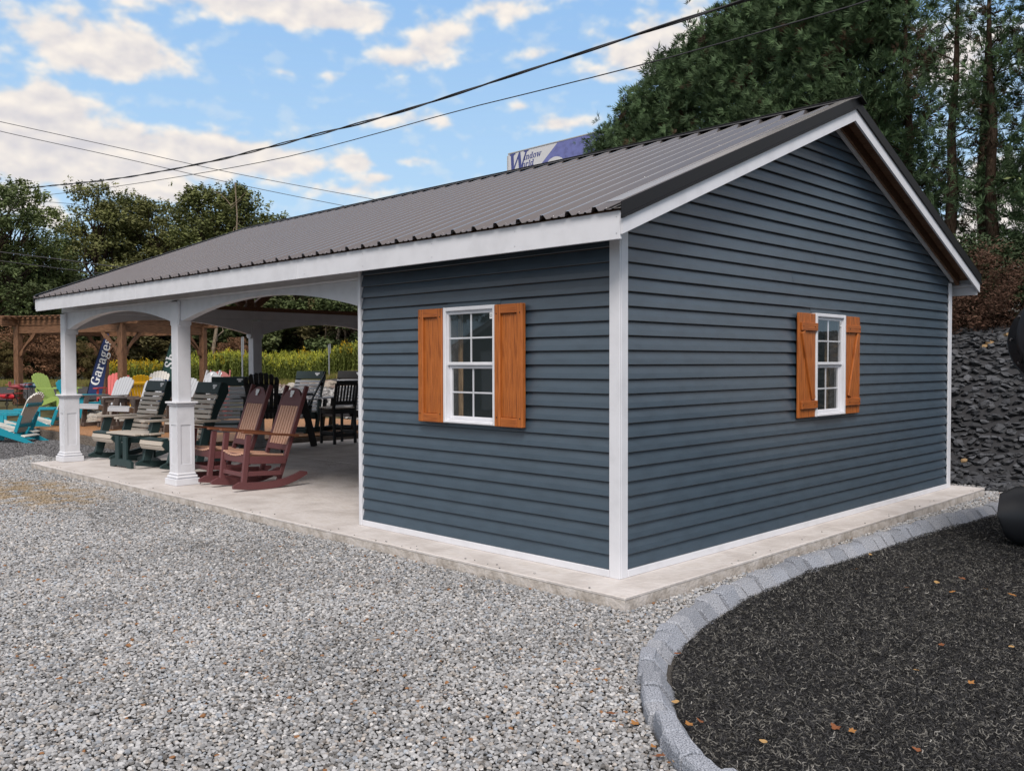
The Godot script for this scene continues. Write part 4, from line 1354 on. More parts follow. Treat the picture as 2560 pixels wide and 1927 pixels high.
# ------------------------------------------------------------------ tube slide at the play area's edge
func slide() -> void:
	var n := thing("tube_slide", "black moulded tube slide with bolted flanges and open chute on the mulch", "slide", Vector3(2.4, -0.08, -4.0))
	var o := n.position
	n.position += Vector3(-0.22, 0, 0.22)
	# upper elbow: comes from the tower out of frame, turns towards the bank and down
	var path := [Vector3(3.4, 2.5, -1.6), Vector3(2.9, 2.25, -2.2), Vector3(2.35, 1.95, -2.75), Vector3(2.02, 1.7, -3.25), Vector3(1.95, 1.4, -3.8), Vector3(2.15, 1.05, -4.45), Vector3(2.6, 0.72, -4.9), Vector3(3.1, 0.48, -4.95), Vector3(3.3, 0.36, -4.7)]
	var curve := Curve3D.new()
	for i in path.size():
		var tang: Vector3 = (path[mini(i + 1, path.size() - 1)] - path[maxi(i - 1, 0)]) * 0.22
		curve.add_point(path[i] + Vector3(0.17, 0, -0.17), -tang, tang)
	var pts := []
	var rad := []
	for i in 41:
		pts.append(curve.sample_baked(curve.get_baked_length() * i / 40.0) - o)
		rad.append(0.39)
	var st := begin()
	tube(st, pts, rad, 28)
	part("tube", st.commit(), M.plastic, n)
	for f in [10, 18, 30]:
		var fl := begin()
		var d: Vector3 = (pts[f + 1] - pts[f]).normalized()
		var rp := []
		for i in 6:
			rp.append(pts[f] + d * (i - 2.5) * 0.016)
		tube(fl, rp, [0.385, 0.445, 0.448, 0.448, 0.445, 0.385], 28)
		part("flange", fl.commit(), M.plastic, n)
		var x := d.cross(Vector3.UP).normalized()
		var y := d.cross(x)
		for k in 12:
			var a := TAU * k / 12
			for e in [-1, 1]:
				var b := begin()
				var c: Vector3 = pts[f] + (x * cos(a) + y * sin(a)) * 0.418 + d * e * 0.034
				tube(b, [c, c + d * e * 0.006, c + d * e * 0.013], [0.014, 0.013, 0.003], 8)
				part("bolt", b.commit(), M.steel, n)
	# chute: open half pipe running out towards the edging, with a rounded lip
	var ch := begin()
	var run := [Vector3(3.35, 0.3, -4.6), Vector3(2.95, 0.2, -4.35), Vector3(2.4, 0.17, -4.12), Vector3(1.86, 0.16, -3.98), Vector3(1.66, 0.16, -3.94), Vector3(1.56, 0.15, -3.92), Vector3(1.52, 0.14, -3.91)]
	for i in run.size():
		run[i] -= o
	tube(ch, run, [0.31, 0.31, 0.3, 0.28, 0.25, 0.19, 0.02], 28)
	part("chute", ch.commit(), M.plastic, n)
	for q in [[Vector3(2.02, 1.36, -3.3), 0.0], [Vector3(2.6, 1.9, -2.45), 0.0]]:
		var b := begin()
		tube(b, [Vector3(q[0].x, -0.3, q[0].z) - o, q[0] - o], [0.045, 0.045], 12)
		part("support_post", b.commit(), M.plastic, n)

# ------------------------------------------------------------------ background things
func at_view(px: float, d: float, dy := 0.0) -> Vector3:
	var p := EYE + FWD * d + RIGHT * ((px - 1280.0) / 2246.58 * d)
	return Vector3(p.x, height(p.x, p.z) + dy, p.z)

func text_mesh(s: String, size: float, font := "Droid Serif", bold := 400) -> TextMesh:
	var f := SystemFont.new()
	f.font_names = PackedStringArray([font])
	f.font_weight = bold
	var t := TextMesh.new()
	t.text = s
	t.font = f
	t.font_size = 64
	t.pixel_size = size / 64.0
	t.depth = 0.006
	return t

func feather_flag(label: String, at: Vector3, cloth: Material, words: String, h: float) -> void:
	var n := thing("banner_flag", label, "banner", at, 0.0)
	var b := Basis(FWD, Vector3.UP, RIGHT)
	var poly := PackedVector2Array([Vector2(0, 0), Vector2(0.42, 0.0), Vector2(0.5, 0.4), Vector2(0.6, 1.0), Vector2(0.66, 1.5), Vector2(0.66, 1.78), Vector2(0.58, 1.8), Vector2(0.45, 1.5), Vector2(0.26, 0.95), Vector2(0.1, 0.4)])
	for i in poly.size():
		poly[i] *= h
	part("cloth", prism(poly, 0.012), cloth, n, Transform3D(b, Vector3(0, 0.2, 0)))
	var st := begin()
	tube(st, [Vector3(0, -0.1, 0), RIGHT * 0.0 + Vector3(0, 0.2, 0), RIGHT * 0.1 * h + Vector3(0, 0.2 + 0.4 * h, 0), RIGHT * 0.26 * h + Vector3(0, 0.2 + 0.95 * h, 0), RIGHT * 0.45 * h + Vector3(0, 0.2 + 1.5 * h, 0), RIGHT * 0.6 * h + Vector3(0, 0.2 + 1.81 * h, 0)], [0.016, 0.016, 0.014, 0.013, 0.011, 0.008], 8)
	part("pole", st.commit(), M.trim_black, n)
	var t := text_mesh(words, 0.34 * h, "Droid Serif", 700)
	var tb := Basis(RIGHT, Vector3.UP, -FWD) * Basis(Vector3.BACK, 1.25)
	part("lettering", t, M.tag, n, Transform3D(tb, RIGHT * 0.44 * h + Vector3(0, 0.2 + 0.98 * h, 0) - FWD * 0.012))

func background() -> void:
	# bank of dark slate beside the building
	var sl := Node3D.new()
	sl.name = "slate_bank"
	sl.set_meta("kind", "structure")
	add_child(sl)
	var rocks := [rock_mesh(71, Vector3(1.2, 0.5, 0.9), 0.4), rock_mesh(72, Vector3(1.0, 0.55, 1.1), 0.42), rock_mesh(73, Vector3(1.4, 0.42, 0.8), 0.4), rock_mesh(74, Vector3(1.1, 0.6, 0.8), 0.4)]
	var sm := []
	for v in 4:
		var c: float = [0.05, 0.066, 0.085, 0.04][v]
		sm.append(grain(mat(lin(c, c * 1.06, c * 1.2), 0.7, 0.45), noise_tex(0.03, 4, g3(0.6, 0.9, 1.0), 50 + v), Vector3(3, 3, 3)))
	part("slate_bed", grid_sheet(steps(-12, 6, 0.5), steps(-7.1, -11.5, 0.25), 0.012), mat(lin(0.03, 0.031, 0.035), 0.9), sl)
	var rest := [[], [], [], []]
	var rcol := [[], [], [], []]
	var made := 0
	var z := -7.0
	while z > -10.2:
		var x := -3.2
		while x < 4.2:
			var px := x + rnd(-0.035, 0.035)
			var pz := z + rnd(-0.035, 0.035)
			x += 0.078
			if pz > -7.3 and px < 0.2:
				continue
			var s := rnd(0.07, 0.155)
			var k := rng.randi() % 4
			var xf := Transform3D(Basis.from_euler(Vector3(rnd(-0.5, 0.3) + 0.5, rnd(0, TAU), rnd(-0.4, 0.4))).scaled(Vector3.ONE * s), Vector3(px, height(px, pz) + rnd(0.0, 0.05), pz))
			if made < 300 and px > -1.0 and px < 1.5 and rng.randf() < 0.4:
				made += 1
				part("slate_rock", rocks[k], sm[rng.randi() % 4], sl, xf)
			else:
				rest[k].append(xf)
				var c := rnd(0.03, 0.09)
				rcol[k].append(Color(c, c * 1.06, c * 1.18) if rng.randf() > 0.03 else Color(0.3, 0.2, 0.1))
		z -= 0.07
	for k in 4:
		scatter("slate_rubble", rocks[k], tint_mat(0.7, 0.45), rest[k], rcol[k], sl).set_meta("kind", "stuff")
	# river boulders and crushed rock behind the deck
	var rb := Node3D.new()
	rb.name = "rock_bank"
	rb.set_meta("kind", "structure")
	add_child(rb)
	var round := [rock_mesh(81, Vector3(1.2, 0.7, 0.9), 0.16, 2), rock_mesh(82, Vector3(1.0, 0.65, 1.0), 0.18, 2), rock_mesh(83, Vector3(1.4, 0.7, 0.9), 0.15, 2)]
	var bm := []
	for c in [Color(0.4, 0.35, 0.29), Color(0.33, 0.26, 0.21), Color(0.46, 0.43, 0.38), Color(0.3, 0.23, 0.2)]:
		bm.append(grain(mat(lin(c.r, c.g, c.b), 0.85, 0.3), noise_tex(0.02, 4, g3(0.7, 0.9, 1.0), 60), Vector3(2, 2, 2)))
	for i in 260:
		var left := i < 190
		var p := at_view(rnd(225, 560) if left else rnd(680, 935), rnd(19.9, 25.5) if left else rnd(26.1, 27.4))
		if not left:
			p = at_view(rnd(680, 935), rnd(25.9, 27.3), 0.04)
		var s := rnd(0.12, 0.34)
		part("boulder", round[i % 3], bm[rng.randi() % 4], rb, Transform3D(Basis.from_euler(Vector3(rnd(-0.3, 0.3), rnd(0, TAU), rnd(-0.3, 0.3))).scaled(Vector3.ONE * s), p + Vector3(0, s * 0.2, 0)))
	var cr := []
	var cc := []
	for i in 5200:
		var p := at_view(rnd(640, 940), rnd(19.6, 26.4))
		if p.x > -17.8 and p.z > -8.2:
			continue
		cr.append(Transform3D(Basis.from_euler(Vector3(rnd(-1, 1), rnd(0, TAU), rnd(-1, 1))).scaled(Vector3.ONE * rnd(0.08, 0.17)), p + Vector3(0, rnd(0, 0.05), 0)))
		var v := rnd(0.12, 0.4)
		cc.append(Color(v, v * 0.98, v * 0.96))
	scatter("crushed_rock", rocks[1], tint_mat(0.85, 0.35), cr, cc, rb).set_meta("kind", "stuff")
	# banners
	feather_flag("dark blue feather banner lettered Garages behind the coral chair", at_view(214, 25.6, 0.0), mat(lin(0.012, 0.03, 0.12), 0.7), "Garages", 1.0)
	feather_flag("dark green feather banner lettered Sheds half behind the porch column", at_view(394, 26.0, 0.25), mat(lin(0.02, 0.07, 0.06), 0.7), "Sheds", 1.05)
	# road signs turned edge-on
	for a in [[605.0, 33.0, 1.9, 0.66, "grey road sign seen edge-on with its post left of the rear column", 1.2], [822.0, 36.0, 1.45, 0.38, "slim grey road sign on a thin post in front of the goldenrod", 1.12]]:
		var p := at_view(a[0], a[1])
		var n := thing("road_sign", a[4], "sign", p)
		var st := begin()
		tube(st, [Vector3(0, -0.2, 0), Vector3(0, a[2] - 0.05, 0)], [0.032, 0.032], 8)
		part("post", st.commit(), M.steel, n)
		blk(n, "panel", mat(lin(0.22, 0.23, 0.24), 0.6), Vector3(0.02, a[2] - a[3] / 2, 0), Vector3(0.03, a[3], 0.6), Vector3(0, a[5], 0), 0.004)
	# model airplanes on stakes
	for a in [[14.0, 23.0, Color(0.45, 0.02, 0.03), 0.5, "red model airplane on a garden stake"], [40.0, 25.0, Color(0.55, 0.12, 0.14), 2.2, "coral model airplane with black wheels behind the red one"], [66.0, 25.5, Color(0.08, 0.16, 0.24), 1.0, "grey-blue model airplane beside the pergola post"]]:
		var n := thing("model_airplane", a[4], "garden ornament", at_view(a[0], a[1]), a[3], "model airplanes on stakes")
		var pm := mat(lin(a[2].r, a[2].g, a[2].b), 0.4)
		var st := begin()
		tube(st, [Vector3(-0.32, 0.55, 0), Vector3(-0.1, 0.53, 0), Vector3(0.18, 0.52, 0), Vector3(0.26, 0.52, 0)], [0.015, 0.05, 0.07, 0.03], 10)
		part("fuselage", st.commit(), pm, n)
		blk(n, "wing", pm, Vector3(0.08, 0.6, 0), Vector3(0.14, 0.012, 0.74))
		blk(n, "wing", pm, Vector3(0.06, 0.48, 0), Vector3(0.12, 0.012, 0.62))
		blk(n, "tail", pm, Vector3(-0.28, 0.62, 0), Vector3(0.1, 0.14, 0.01))
		blk(n, "propeller", M.cable, Vector3(0.28, 0.52, 0), Vector3(0.012, 0.3, 0.03), Vector3(0.6, 0, 0))
		for s in [-1, 1]:
			var w := begin()
			tube(w, [Vector3(0.12, 0.34, s * 0.12 - 0.015), Vector3(0.12, 0.34, s * 0.12 + 0.015)], [0.05, 0.05], 12)
			part("wheel", w.commit(), M.cable, n)
			bar(n, "strut", M.cable, Vector3(0.12, 0.34, s * 0.12), Vector3(0.1, 0.5, s * 0.04), 0.01, 0.01)
		var k := begin()
		tube(k, [Vector3(0, -0.1, 0), Vector3(0, 0.5, 0)], [0.012, 0.012], 6)
		part("stake", k.commit(), M.cable, n)
	# billboard above the roof line
	var top := 10.8
	var bb := thing("billboard", "white and lavender billboard lettered Window World behind the metal roof", "billboard", Vector3(-24.6, 0.5, -23.65), -0.035)
	var t := top - 0.5
	blk(bb, "panel", mat(lin(0.62, 0.62, 0.64), 0.5), Vector3(3.3, t - 1.2, 0), Vector3(6.6, 2.4, 0.16), Vector3.ZERO, 0.06)
	blk(bb, "frame", mat(lin(0.4, 0.4, 0.4), 0.5), Vector3(3.3, t - 0.02, 0.07), Vector3(6.5, 0.05, 0.05))
	blk(bb, "frame", mat(lin(0.4, 0.4, 0.4), 0.5), Vector3(0.02, t - 1.25, 0.07), Vector3(0.05, 2.3, 0.05))
	for x in [1.4, 5.2]:
		var st := begin()
		tube(st, [Vector3(x, -0.5, -0.12), Vector3(x, t - 0.4, -0.12)], [0.12, 0.12], 10)
		part("post", st.commit(), M.steel, bb)
	var flip := Basis(Vector3.RIGHT, Vector3.UP, Vector3.BACK) * Basis(Vector3.UP, PI / 2)
	var diag := PackedVector2Array([Vector2(3.1, -0.05), Vector2(1.2, -1.5), Vector2(1.2, -2.3), Vector2(6.5, -2.3), Vector2(6.5, -0.05)])
	var st2 := begin()
	var ids := Geometry2D.triangulate_polygon(diag)
	for i in range(0, ids.size(), 3):
		var q := []
		for k in 3:
			q.append(Vector3(diag[ids[i + k]].x, t + diag[ids[i + k]].y, 0.083))
		tri(st2, q[0], q[1], q[2], Vector3.BACK)
	part("lavender_field", st2.commit(), grain(mat(lin(0.17, 0.19, 0.46), 0.6), noise_tex(0.01, 4, g3(0.8, 0.95, 1.0), 77), Vector3(0.5, 0.5, 0.5)), bb)
	var st3 := begin()
	for i in 32:
		var a := TAU * i / 32
		var b := TAU * (i + 1) / 32
		tri(st3, Vector3(2.95, t - 1.22, 0.087), Vector3(2.95 + cos(a) * 0.66, t - 1.22 + sin(a) * 0.6, 0.087), Vector3(2.95 + cos(b) * 0.66, t - 1.22 + sin(b) * 0.6, 0.087), Vector3.BACK)
	part("white_disc", st3.commit(), mat(lin(0.62, 0.62, 0.64), 0.5), bb)
	var ink := mat(lin(0.06, 0.075, 0.25), 0.6)
	var slant := Basis(Vector3(1, 0.02, 0), Vector3(0.24, 1, 0), Vector3.BACK)
	part("lettering", text_mesh("W", 1.1, "Droid Serif", 700), ink, bb, Transform3D(slant, Vector3(0.66, t - 0.47, 0.086)))
	part("lettering", text_mesh("indow", 0.34, "Droid Serif", 700), ink, bb, Transform3D(slant, Vector3(1.6, t - 0.33, 0.086)))
	part("lettering", text_mesh("orld", 0.34, "Droid Serif", 700), ink, bb, Transform3D(slant, Vector3(1.32, t - 0.65, 0.086)))
	# long low building glimpsed between the evergreen trunks
	var wh := thing("warehouse", "long pale grey-roofed building glimpsed between evergreen trunks above the bank", "building", Vector3(-8, 0.5, -52))
	blk(wh, "wall", mat(lin(0.4, 0.4, 0.38), 0.8), Vector3(0, 2.42, 0), Vector3(24, 5.2, 9), Vector3.ZERO, 0.02)
	blk(wh, "roof", mat(lin(0.3, 0.32, 0.34), 0.6), Vector3(0, 5.5, 0), Vector3(25.4, 0.6, 10.4), Vector3.ZERO, 0.1)
	for k in 7:
		blk(wh, "window", mat(lin(0.03, 0.035, 0.04), 0.2), Vector3(-9 + k * 3, 3.0, 4.5), Vector3(1.5, 1.3, 0.08))

# ------------------------------------------------------------------ trees, shrubs, goldenrod
func leaf_clump(n: int, size: float, sd: int, narrow := 0.5) -> ArrayMesh:
	var r := RandomNumberGenerator.new()
	r.seed = sd
	var st := begin()
	for i in n:
		var c := Vector3(r.randfn(), r.randfn() * 0.8, r.randfn()) * 0.36
		var b := Basis.from_euler(Vector3(r.randf_range(-0.9, 0.9), r.randf() * TAU, r.randf_range(-0.9, 0.9)))
		var s := size * r.randf_range(0.6, 1.3)
		quad(st, c + b * Vector3(-s, 0, 0), c + b * Vector3(0, 0.08 * s, s * narrow), c + b * Vector3(s, 0, 0), c + b * Vector3(0, 0.08 * s, -s * narrow))
	return st.commit()

func spray_mesh(sd: int) -> ArrayMesh:
	# flat scaly fan of an arborvitae twig, tip upward-outward along +Y
	var r := RandomNumberGenerator.new()
	r.seed = sd
	var st := begin()
	for i in 13:
		var a := lerpf(-1.25, 1.25, i / 12.0) + r.randf_range(-0.15, 0.15)
		var l := (0.75 + 0.3 * cos(a)) * r.randf_range(0.7, 1.1)
		var base := Vector3(sin(a) * 0.08, 0.15 * r.randf(), r.randf_range(-0.05, 0.05))
		var tip := base + Vector3(sin(a) * l, cos(a) * l, r.randf_range(-0.3, 0.3))
		var side := Vector3(cos(a), -sin(a), 0) * 0.055
		var mid := (base + tip) * 0.5 + Vector3(0, 0, 0.05)
		quad(st, base, mid + side, tip, mid - side, Vector3.BACK)
	return st.commit()

func limb(st: SurfaceTool, a: Vector3, b: Vector3, r0: float, r1: float, wob := 0.1, n := 5) -> Array:
	var pts := []
	var rad := []
	for i in n:
		var t := i / float(n - 1)
		var w := wob * a.distance_to(b) * sin(t * PI)
		pts.append(a.lerp(b, t) + Vector3(rnd(-w, w), rnd(-w, w) * 0.4, rnd(-w, w)))
		rad.append(lerpf(r0, r1, t))
	tube(st, pts, rad, 6)
	return pts

func evergreen_kind(h: float, rad: float, sparse: float, sd: int) -> Array:
	rng.seed = sd
	var st := begin()
	limb(st, Vector3(0, -0.6, 0), Vector3(rnd(-0.15, 0.15), h * 0.96, rnd(-0.15, 0.15)), 0.17 * h / 8.0, 0.02, 0.008, 8)
	var xfs := []
	var cols := []
	var n := int(265 * (1.0 - sparse * 0.7) * h / 8.0)
	for i in n:
		var t := pow(rng.randf(), 0.85)
		var prof := rad * pow(1.0 - t, 0.55) * minf(1.0, 0.55 + t * 2.0) * (1.0 + 0.22 * sin(t * 23.0 + sd))
		var a := rnd(0, TAU)
		var rr := prof * sqrt(rnd(0.25, 1.0)) * rnd(0.8, 1.12)
		var y := h * (0.1 + 0.92 * t)
		if sparse > 0.4:
			y = h * (0.16 + 0.86 * t)
		var c := Vector3(cos(a) * rr, y, sin(a) * rr)
		if i % 6 == 0 or (sparse > 0.4 and i % 2 == 0):
			tube(st, [Vector3(0, y - rr * 0.35, 0), c * Vector3(0.55, 1, 0.55) - Vector3(0, rr * 0.2, 0), c], [0.022, 0.014, 0.005], 4)
		var g := rnd(0.55, 1.25)
		var col := Color(0.09, 0.145, 0.068) * g
		if rng.randf() < 0.08:
			col = Color(0.075, 0.05, 0.03) * g
		var cnt := 18 if sparse < 0.4 else 12
		for k in cnt:
			var off := Vector3(rng.randfn(), rng.randfn() * 1.1, rng.randfn()) * (0.2 + 0.05 * sparse)
			var outward := Vector3(c.x, 0, c.z).normalized() + Vector3(rnd(-0.6, 0.6), 0.55 + rnd(-0.5, 0.5), rnd(-0.6, 0.6))
			var yv := outward.normalized()
			var zv := yv.cross(Vector3(rnd(-1, 1), rnd(-1, 1), rnd(-1, 1))).normalized()
			var b := Basis(yv.cross(zv), yv, zv).scaled(Vector3.ONE * rnd(0.12, 0.24))
			xfs.append(Transform3D(b, c + off))
			var v := rnd(0.75, 1.3)
			cols.append(Color(col.r * v, col.g * v, col.b * v))
	return [st.commit(), xfs, cols]

func broadleaf_kind(h: float, sd: int, col: Color, low := 0.3, spread := 0.3, density := 1.0) -> Array:
	rng.seed = sd
	var st := begin()
	var xfs := []
	var cols := []
	limb(st, Vector3(0, -0.8, 0), Vector3(rnd(-0.4, 0.4), h * 0.8, rnd(-0.4, 0.4)), h * 0.016, h * 0.004, 0.02, 8)
	var n := int(42 * density)
	for i in n:
		var t := lerpf(low, 1.0, pow(rng.randf(), 0.8))
		var a := rnd(0, TAU)
		var reach := h * spread * sqrt(maxf(0.05, 1.0 - pow(absf(t - 0.55) / 0.5, 2.0))) * sqrt(rnd(0.1, 1.0))
		var c := Vector3(cos(a) * reach, h * t, sin(a) * reach)
		var s0 := Vector3(0, h * t * rnd(0.55, 0.8), 0)
		var pts := limb(st, s0, c, h * 0.006, h * 0.0012, 0.12, 5)
		var size := h * rnd(0.04, 0.078)
		var g := rnd(0.65, 1.25)
		for k in int(34 * density * 0.6 * size / (h * 0.07)):
			var o := Vector3(rng.randfn(), rng.randfn() * 0.45, rng.randfn()) * size * 0.62
			var s := rnd(0.3, 0.5)
			xfs.append(Transform3D(Basis.from_euler(Vector3(rnd(-0.4, 0.4), rnd(0, TAU), rnd(-0.4, 0.4))).scaled(Vector3.ONE * s), c + o + Vector3(0, -o.length() * 0.15, 0)))
			var v := g * rnd(0.75, 1.3)
			cols.append(Color(col.r * v, col.g * v, col.b * v))
	return [st.commit(), xfs, cols]

func plant_tree(called: String, label: String, category: String, at: Vector3, turn: float, sc: float, kind: Dictionary, group: String, bark: Material) -> Node3D:
	var n := thing(called, label, category, at, turn, group)
	n.scale = Vector3.ONE * sc
	part("trunk", kind.trunk, bark, n)
	var o := MultiMeshInstance3D.new()
	o.name = "crown"
	o.multimesh = kind.crown
	o.material_override = kind.leaf
	n.add_child(o, true)
	return n

func make_kind(k: Array, mesh: Mesh, leaf: Material) -> Dictionary:
	var mm := MultiMesh.new()
	mm.transform_format = MultiMesh.TRANSFORM_3D
	mm.use_colors = true
	mm.mesh = mesh
	mm.instance_count = k[1].size()
	for i in k[1].size():
		mm.set_instance_transform(i, k[1][i])
		mm.set_instance_color(i, k[2][i])
	return {"trunk": k[0], "crown": mm, "leaf": leaf}

func greenery() -> void:
	var needle := tint_mat(0.75, 0.35)
	needle.backlight_enabled = true
	needle.backlight = Color(0.12, 0.16, 0.06)
	var leafm := tint_mat(0.7, 0.35)
	leafm.backlight_enabled = true
	leafm.backlight = Color(0.3, 0.34, 0.12)
	var ev := []
	for v in 3:
		ev.append(make_kind(evergreen_kind(8.0, [1.5, 1.7, 1.4][v], [0.0, 0.1, 0.0][v], 200 + v), spray_mesh(300 + v), needle))
	for v in 3:
		ev.append(make_kind(evergreen_kind(9.0, [1.2, 1.15, 1.25][v], [1.08, 1.0, 1.15][v], 210 + v), spray_mesh(310 + v), needle))
	rng.seed = 21
	# view column, distance, top in the view, kind
	var row := [[1462, 34.5, 425, 0], [1525, 32.5, 335, 1], [1598, 31.0, 240, 2], [1668, 29.0, 170, 0], [1740, 27.0, 100, 1], [1812, 25.5, 40, 2], [1890, 24.0, -20, 0], [1965, 22.5, -60, 1], [2040, 21.2, -90, 2], [2115, 20.2, -100, 0], [2185, 19.3, -110, 1], [2262, 18.6, -100, 4], [2372, 16.0, -120, 5], [2448, 17.2, -110, 3], [2478, 15.6, -140, 5], [2575, 15.6, -150, 4], [2700, 15.4, -150, 0], [2850, 15.0, -150, 1], [3010, 15.0, -150, 2], [3200, 15.0, -150, 0], [3420, 15.0, -150, 1]]
	var names := {1462: "lowest dense arborvitae at the row's end, half covering the billboard", 1525: "dense arborvitae next to the one covering the billboard", 2372: "thin arborvitae with the thickest bare dark trunk above the gable's right slope", 2262: "thin arborvitae right beside the end of the dense row"}
	for q in row:
		var p := at_view(q[0], q[1])
		var bare: bool = q[3] > 2
		var top: float = EYE.y + (908.0 - q[2]) / 2246.58 * q[1]
		plant_tree("arborvitae", names.get(q[0], "tall thin arborvitae with bare lower trunk and sky showing through" if bare else "dense dark green arborvitae in the tall row behind the building"), "evergreen tree", p, rnd(0, TAU), (top - p.y) / (9.0 if bare else 8.2), ev[q[3]], "thin evergreens above the slate bank" if bare else "evergreen row behind the building", M.bark)
	# broadleaf trees beyond the road
	var clump := leaf_clump(11, 0.26, 5)
	var bk := []
	var cols := [Color(0.12, 0.15, 0.05), Color(0.16, 0.165, 0.06), Color(0.1, 0.13, 0.05), Color(0.13, 0.145, 0.05)]
	for v in 4:
		bk.append(make_kind(broadleaf_kind(12.0, 400 + v, cols[v], [0.3, 0.4, 0.22, 0.45][v], [0.26, 0.24, 0.3, 0.2][v], 1.25), clump, leafm))
	var tall := [[-40, 41, 9.0, 2], [25, 44, 9.9, 0], [15, 47, 7.6, 2], [110, 47, 7.6, 0], [180, 63, 10.6, 2], [250, 60, 12.6, 1], [325, 64, 12.6, 3], [395, 62, 12.0, 1], [455, 66, 11.6, 0], [520, 60, 12.5, 3], [575, 64, 11.5, 2], [615, 61, 12.7, 3], [690, 63, 11.2, 0], [760, 66, 10.6, 1], [850, 64, 9.6, 2], [930, 66, 9.4, 0], [-110, 50, 11.0, 1], [1000, 70, 9.0, 3], [1080, 66, 9.4, 0], [1160, 68, 9.6, 2], [1250, 66, 9.2, 1], [1350, 66, 9.4, 0], [1450, 64, 9.0, 2]]
	for q in tall:
		plant_tree("locust_tree", {25: "big leafy green tree at the end of the treeline, behind the low wires", 250: "feathery tree with the highest round top left of the metal roof", 690: "olive tree whose crown meets the ridge of the metal roof"}.get(q[0], "tall feathery olive-green broadleaf tree beyond the road"), "tree", at_view(q[0], q[1]), rnd(0, TAU), q[2] / 12.0, bk[q[3]], "trees beyond the road", M.bark)
	var thick := []
	for v in 3:
		thick.append(make_kind(broadleaf_kind(5.0, 420 + v, [Color(0.075, 0.1, 0.038), Color(0.09, 0.11, 0.042), Color(0.13, 0.115, 0.05)][v], 0.06, 0.5, 1.6), clump, leafm))
	for i in 46:
		var px := -120.0 + i * 37.0 + rnd(-12, 12)
		plant_tree("thicket_shrub", "dark green bushy shrub in the thicket under the far trees", "shrub", at_view(px, rnd(47, 57)), rnd(0, TAU), rnd(0.75, 1.25), thick[i % 3], "thicket under the far trees", M.bark)
	# sumac turning red
	var sumac := make_kind(broadleaf_kind(3.4, 440, Color(0.19, 0.1, 0.055), 0.15, 0.5, 1.3), leaf_clump(10, 0.2, 8, 0.28), leafm)
	var sumac2 := make_kind(broadleaf_kind(3.0, 441, Color(0.12, 0.095, 0.035), 0.1, 0.5, 1.2), leaf_clump(10, 0.2, 9, 0.28), leafm)
	for q in [[15, 39.5, 0.62, 1], [80, 40, 0.8, 0], [135, 40.5, 0.72, 0], [190, 41, 0.6, 1], [250, 42, 0.55, 0], [580, 44, 0.6, 0], [-60, 40, 0.75, 0], [50, 41.5, 0.7, 1]]:
		plant_tree("sumac_bush", "reddish-brown sumac bush at the road's far edge", "shrub", at_view(q[0], q[1]), rnd(0, TAU), q[2], sumac if q[3] == 0 else sumac2, "sumac bushes along the road", M.bark)
	# pale trunks at the thicket's edge
	for q in [[541, 44, 5.5, 0.12], [845, 47, 6.5, 0.12], [862, 48, 6.5, 0.08], [815, 48, 6.0, 0.06], [655, 47, 5.0, 0.16], [580, 58, 12.5, 0.09], [292, 46, 3.2, 0.06]]:
		var st := begin()
		limb(st, Vector3(0, -0.4, 0), Vector3(rnd(-0.4, 0.4), q[2], rnd(-0.3, 0.3)), q[3], q[3] * 0.45, 0.02, 7)
		for k in 5:
			var y = rnd(0.35, 0.95) * q[2]
			limb(st, Vector3(0, y, 0), Vector3(rnd(-1.2, 1.2), y + rnd(0.5, 1.4), rnd(-1, 1)), q[3] * 0.35, q[3] * 0.1, 0.1, 5)
		var n := thing("bare_trunk", {580: "tall dead leafless tree rising above the green treetops", 541: "pale bark trunk next to the pergola's right post"}.get(q[0], "pale bare tree trunk with thin limbs at the edge of the thicket"), "tree", at_view(q[0], q[1]), 0.0, "pale trunks in the thicket")
		part("trunk", st.commit(), M.pale_bark, n)
	# goldenrod
	var gx := []
	var gc := []
	var px := []
	var pc := []
	var patch := FastNoiseLite.new()
	patch.seed = 3
	patch.frequency = 0.25
	for i in 7600:
		var view := rnd(440, 960) if i > 500 else rnd(270, 440)
		var d := rnd(37.2, 45.0) if i > 500 else rnd(36.6, 38.5)
		var p := at_view(view, d)
		var t := patch.get_noise_2d(p.x, p.z)
		var h := rnd(0.85, 1.25) * (1.0 + 0.35 * t) * (0.72 if i <= 500 else 1.0)
		gx.append(Transform3D(Basis.from_euler(Vector3(rnd(-0.12, 0.12), rnd(0, TAU), rnd(-0.12, 0.12))).scaled(Vector3(h * 0.8, h, h * 0.8)), p))
		var v := rnd(0.6, 1.2)
		gc.append(Color(0.17 * v, 0.205 * v, 0.045 * v))
		if rng.randf() < 0.5:
			var s := rnd(0.05, 0.11)
			px.append(Transform3D(Basis.from_euler(Vector3(rnd(-0.4, 0.4), rnd(0, TAU), rnd(-0.4, 0.4))).scaled(Vector3(s, s * 2.6, s)), p + Vector3(0, h * rnd(0.93, 1.05), 0)))
			var gold := rng.randf() < (0.7 if i <= 500 else 0.06) or t > 0.5
			pc.append((Color(0.5, 0.33, 0.015) if gold else Color(0.34, 0.35, 0.04)) * rnd(0.7, 1.2))
	var stalk := begin()
	tube(stalk, [Vector3.ZERO, Vector3(0.02, 0.5, 0), Vector3(0, 1, 0.02)], [0.012, 0.01, 0.006], 4)
	for k in 14:
		var y := 0.12 + k * 0.06
		var a := k * 2.4
		var o := Vector3(cos(a), 0.75, sin(a)) * 0.15
		var side := Vector3(-sin(a), 0, cos(a)) * 0.022
		var c := Vector3(0, y, 0)
		quad(stalk, c, c + o * 0.5 + side, c + o, c + o * 0.5 - side, Vector3.UP)
	var field := Node3D.new()
	field.name = "goldenrod"
	add_child(field)
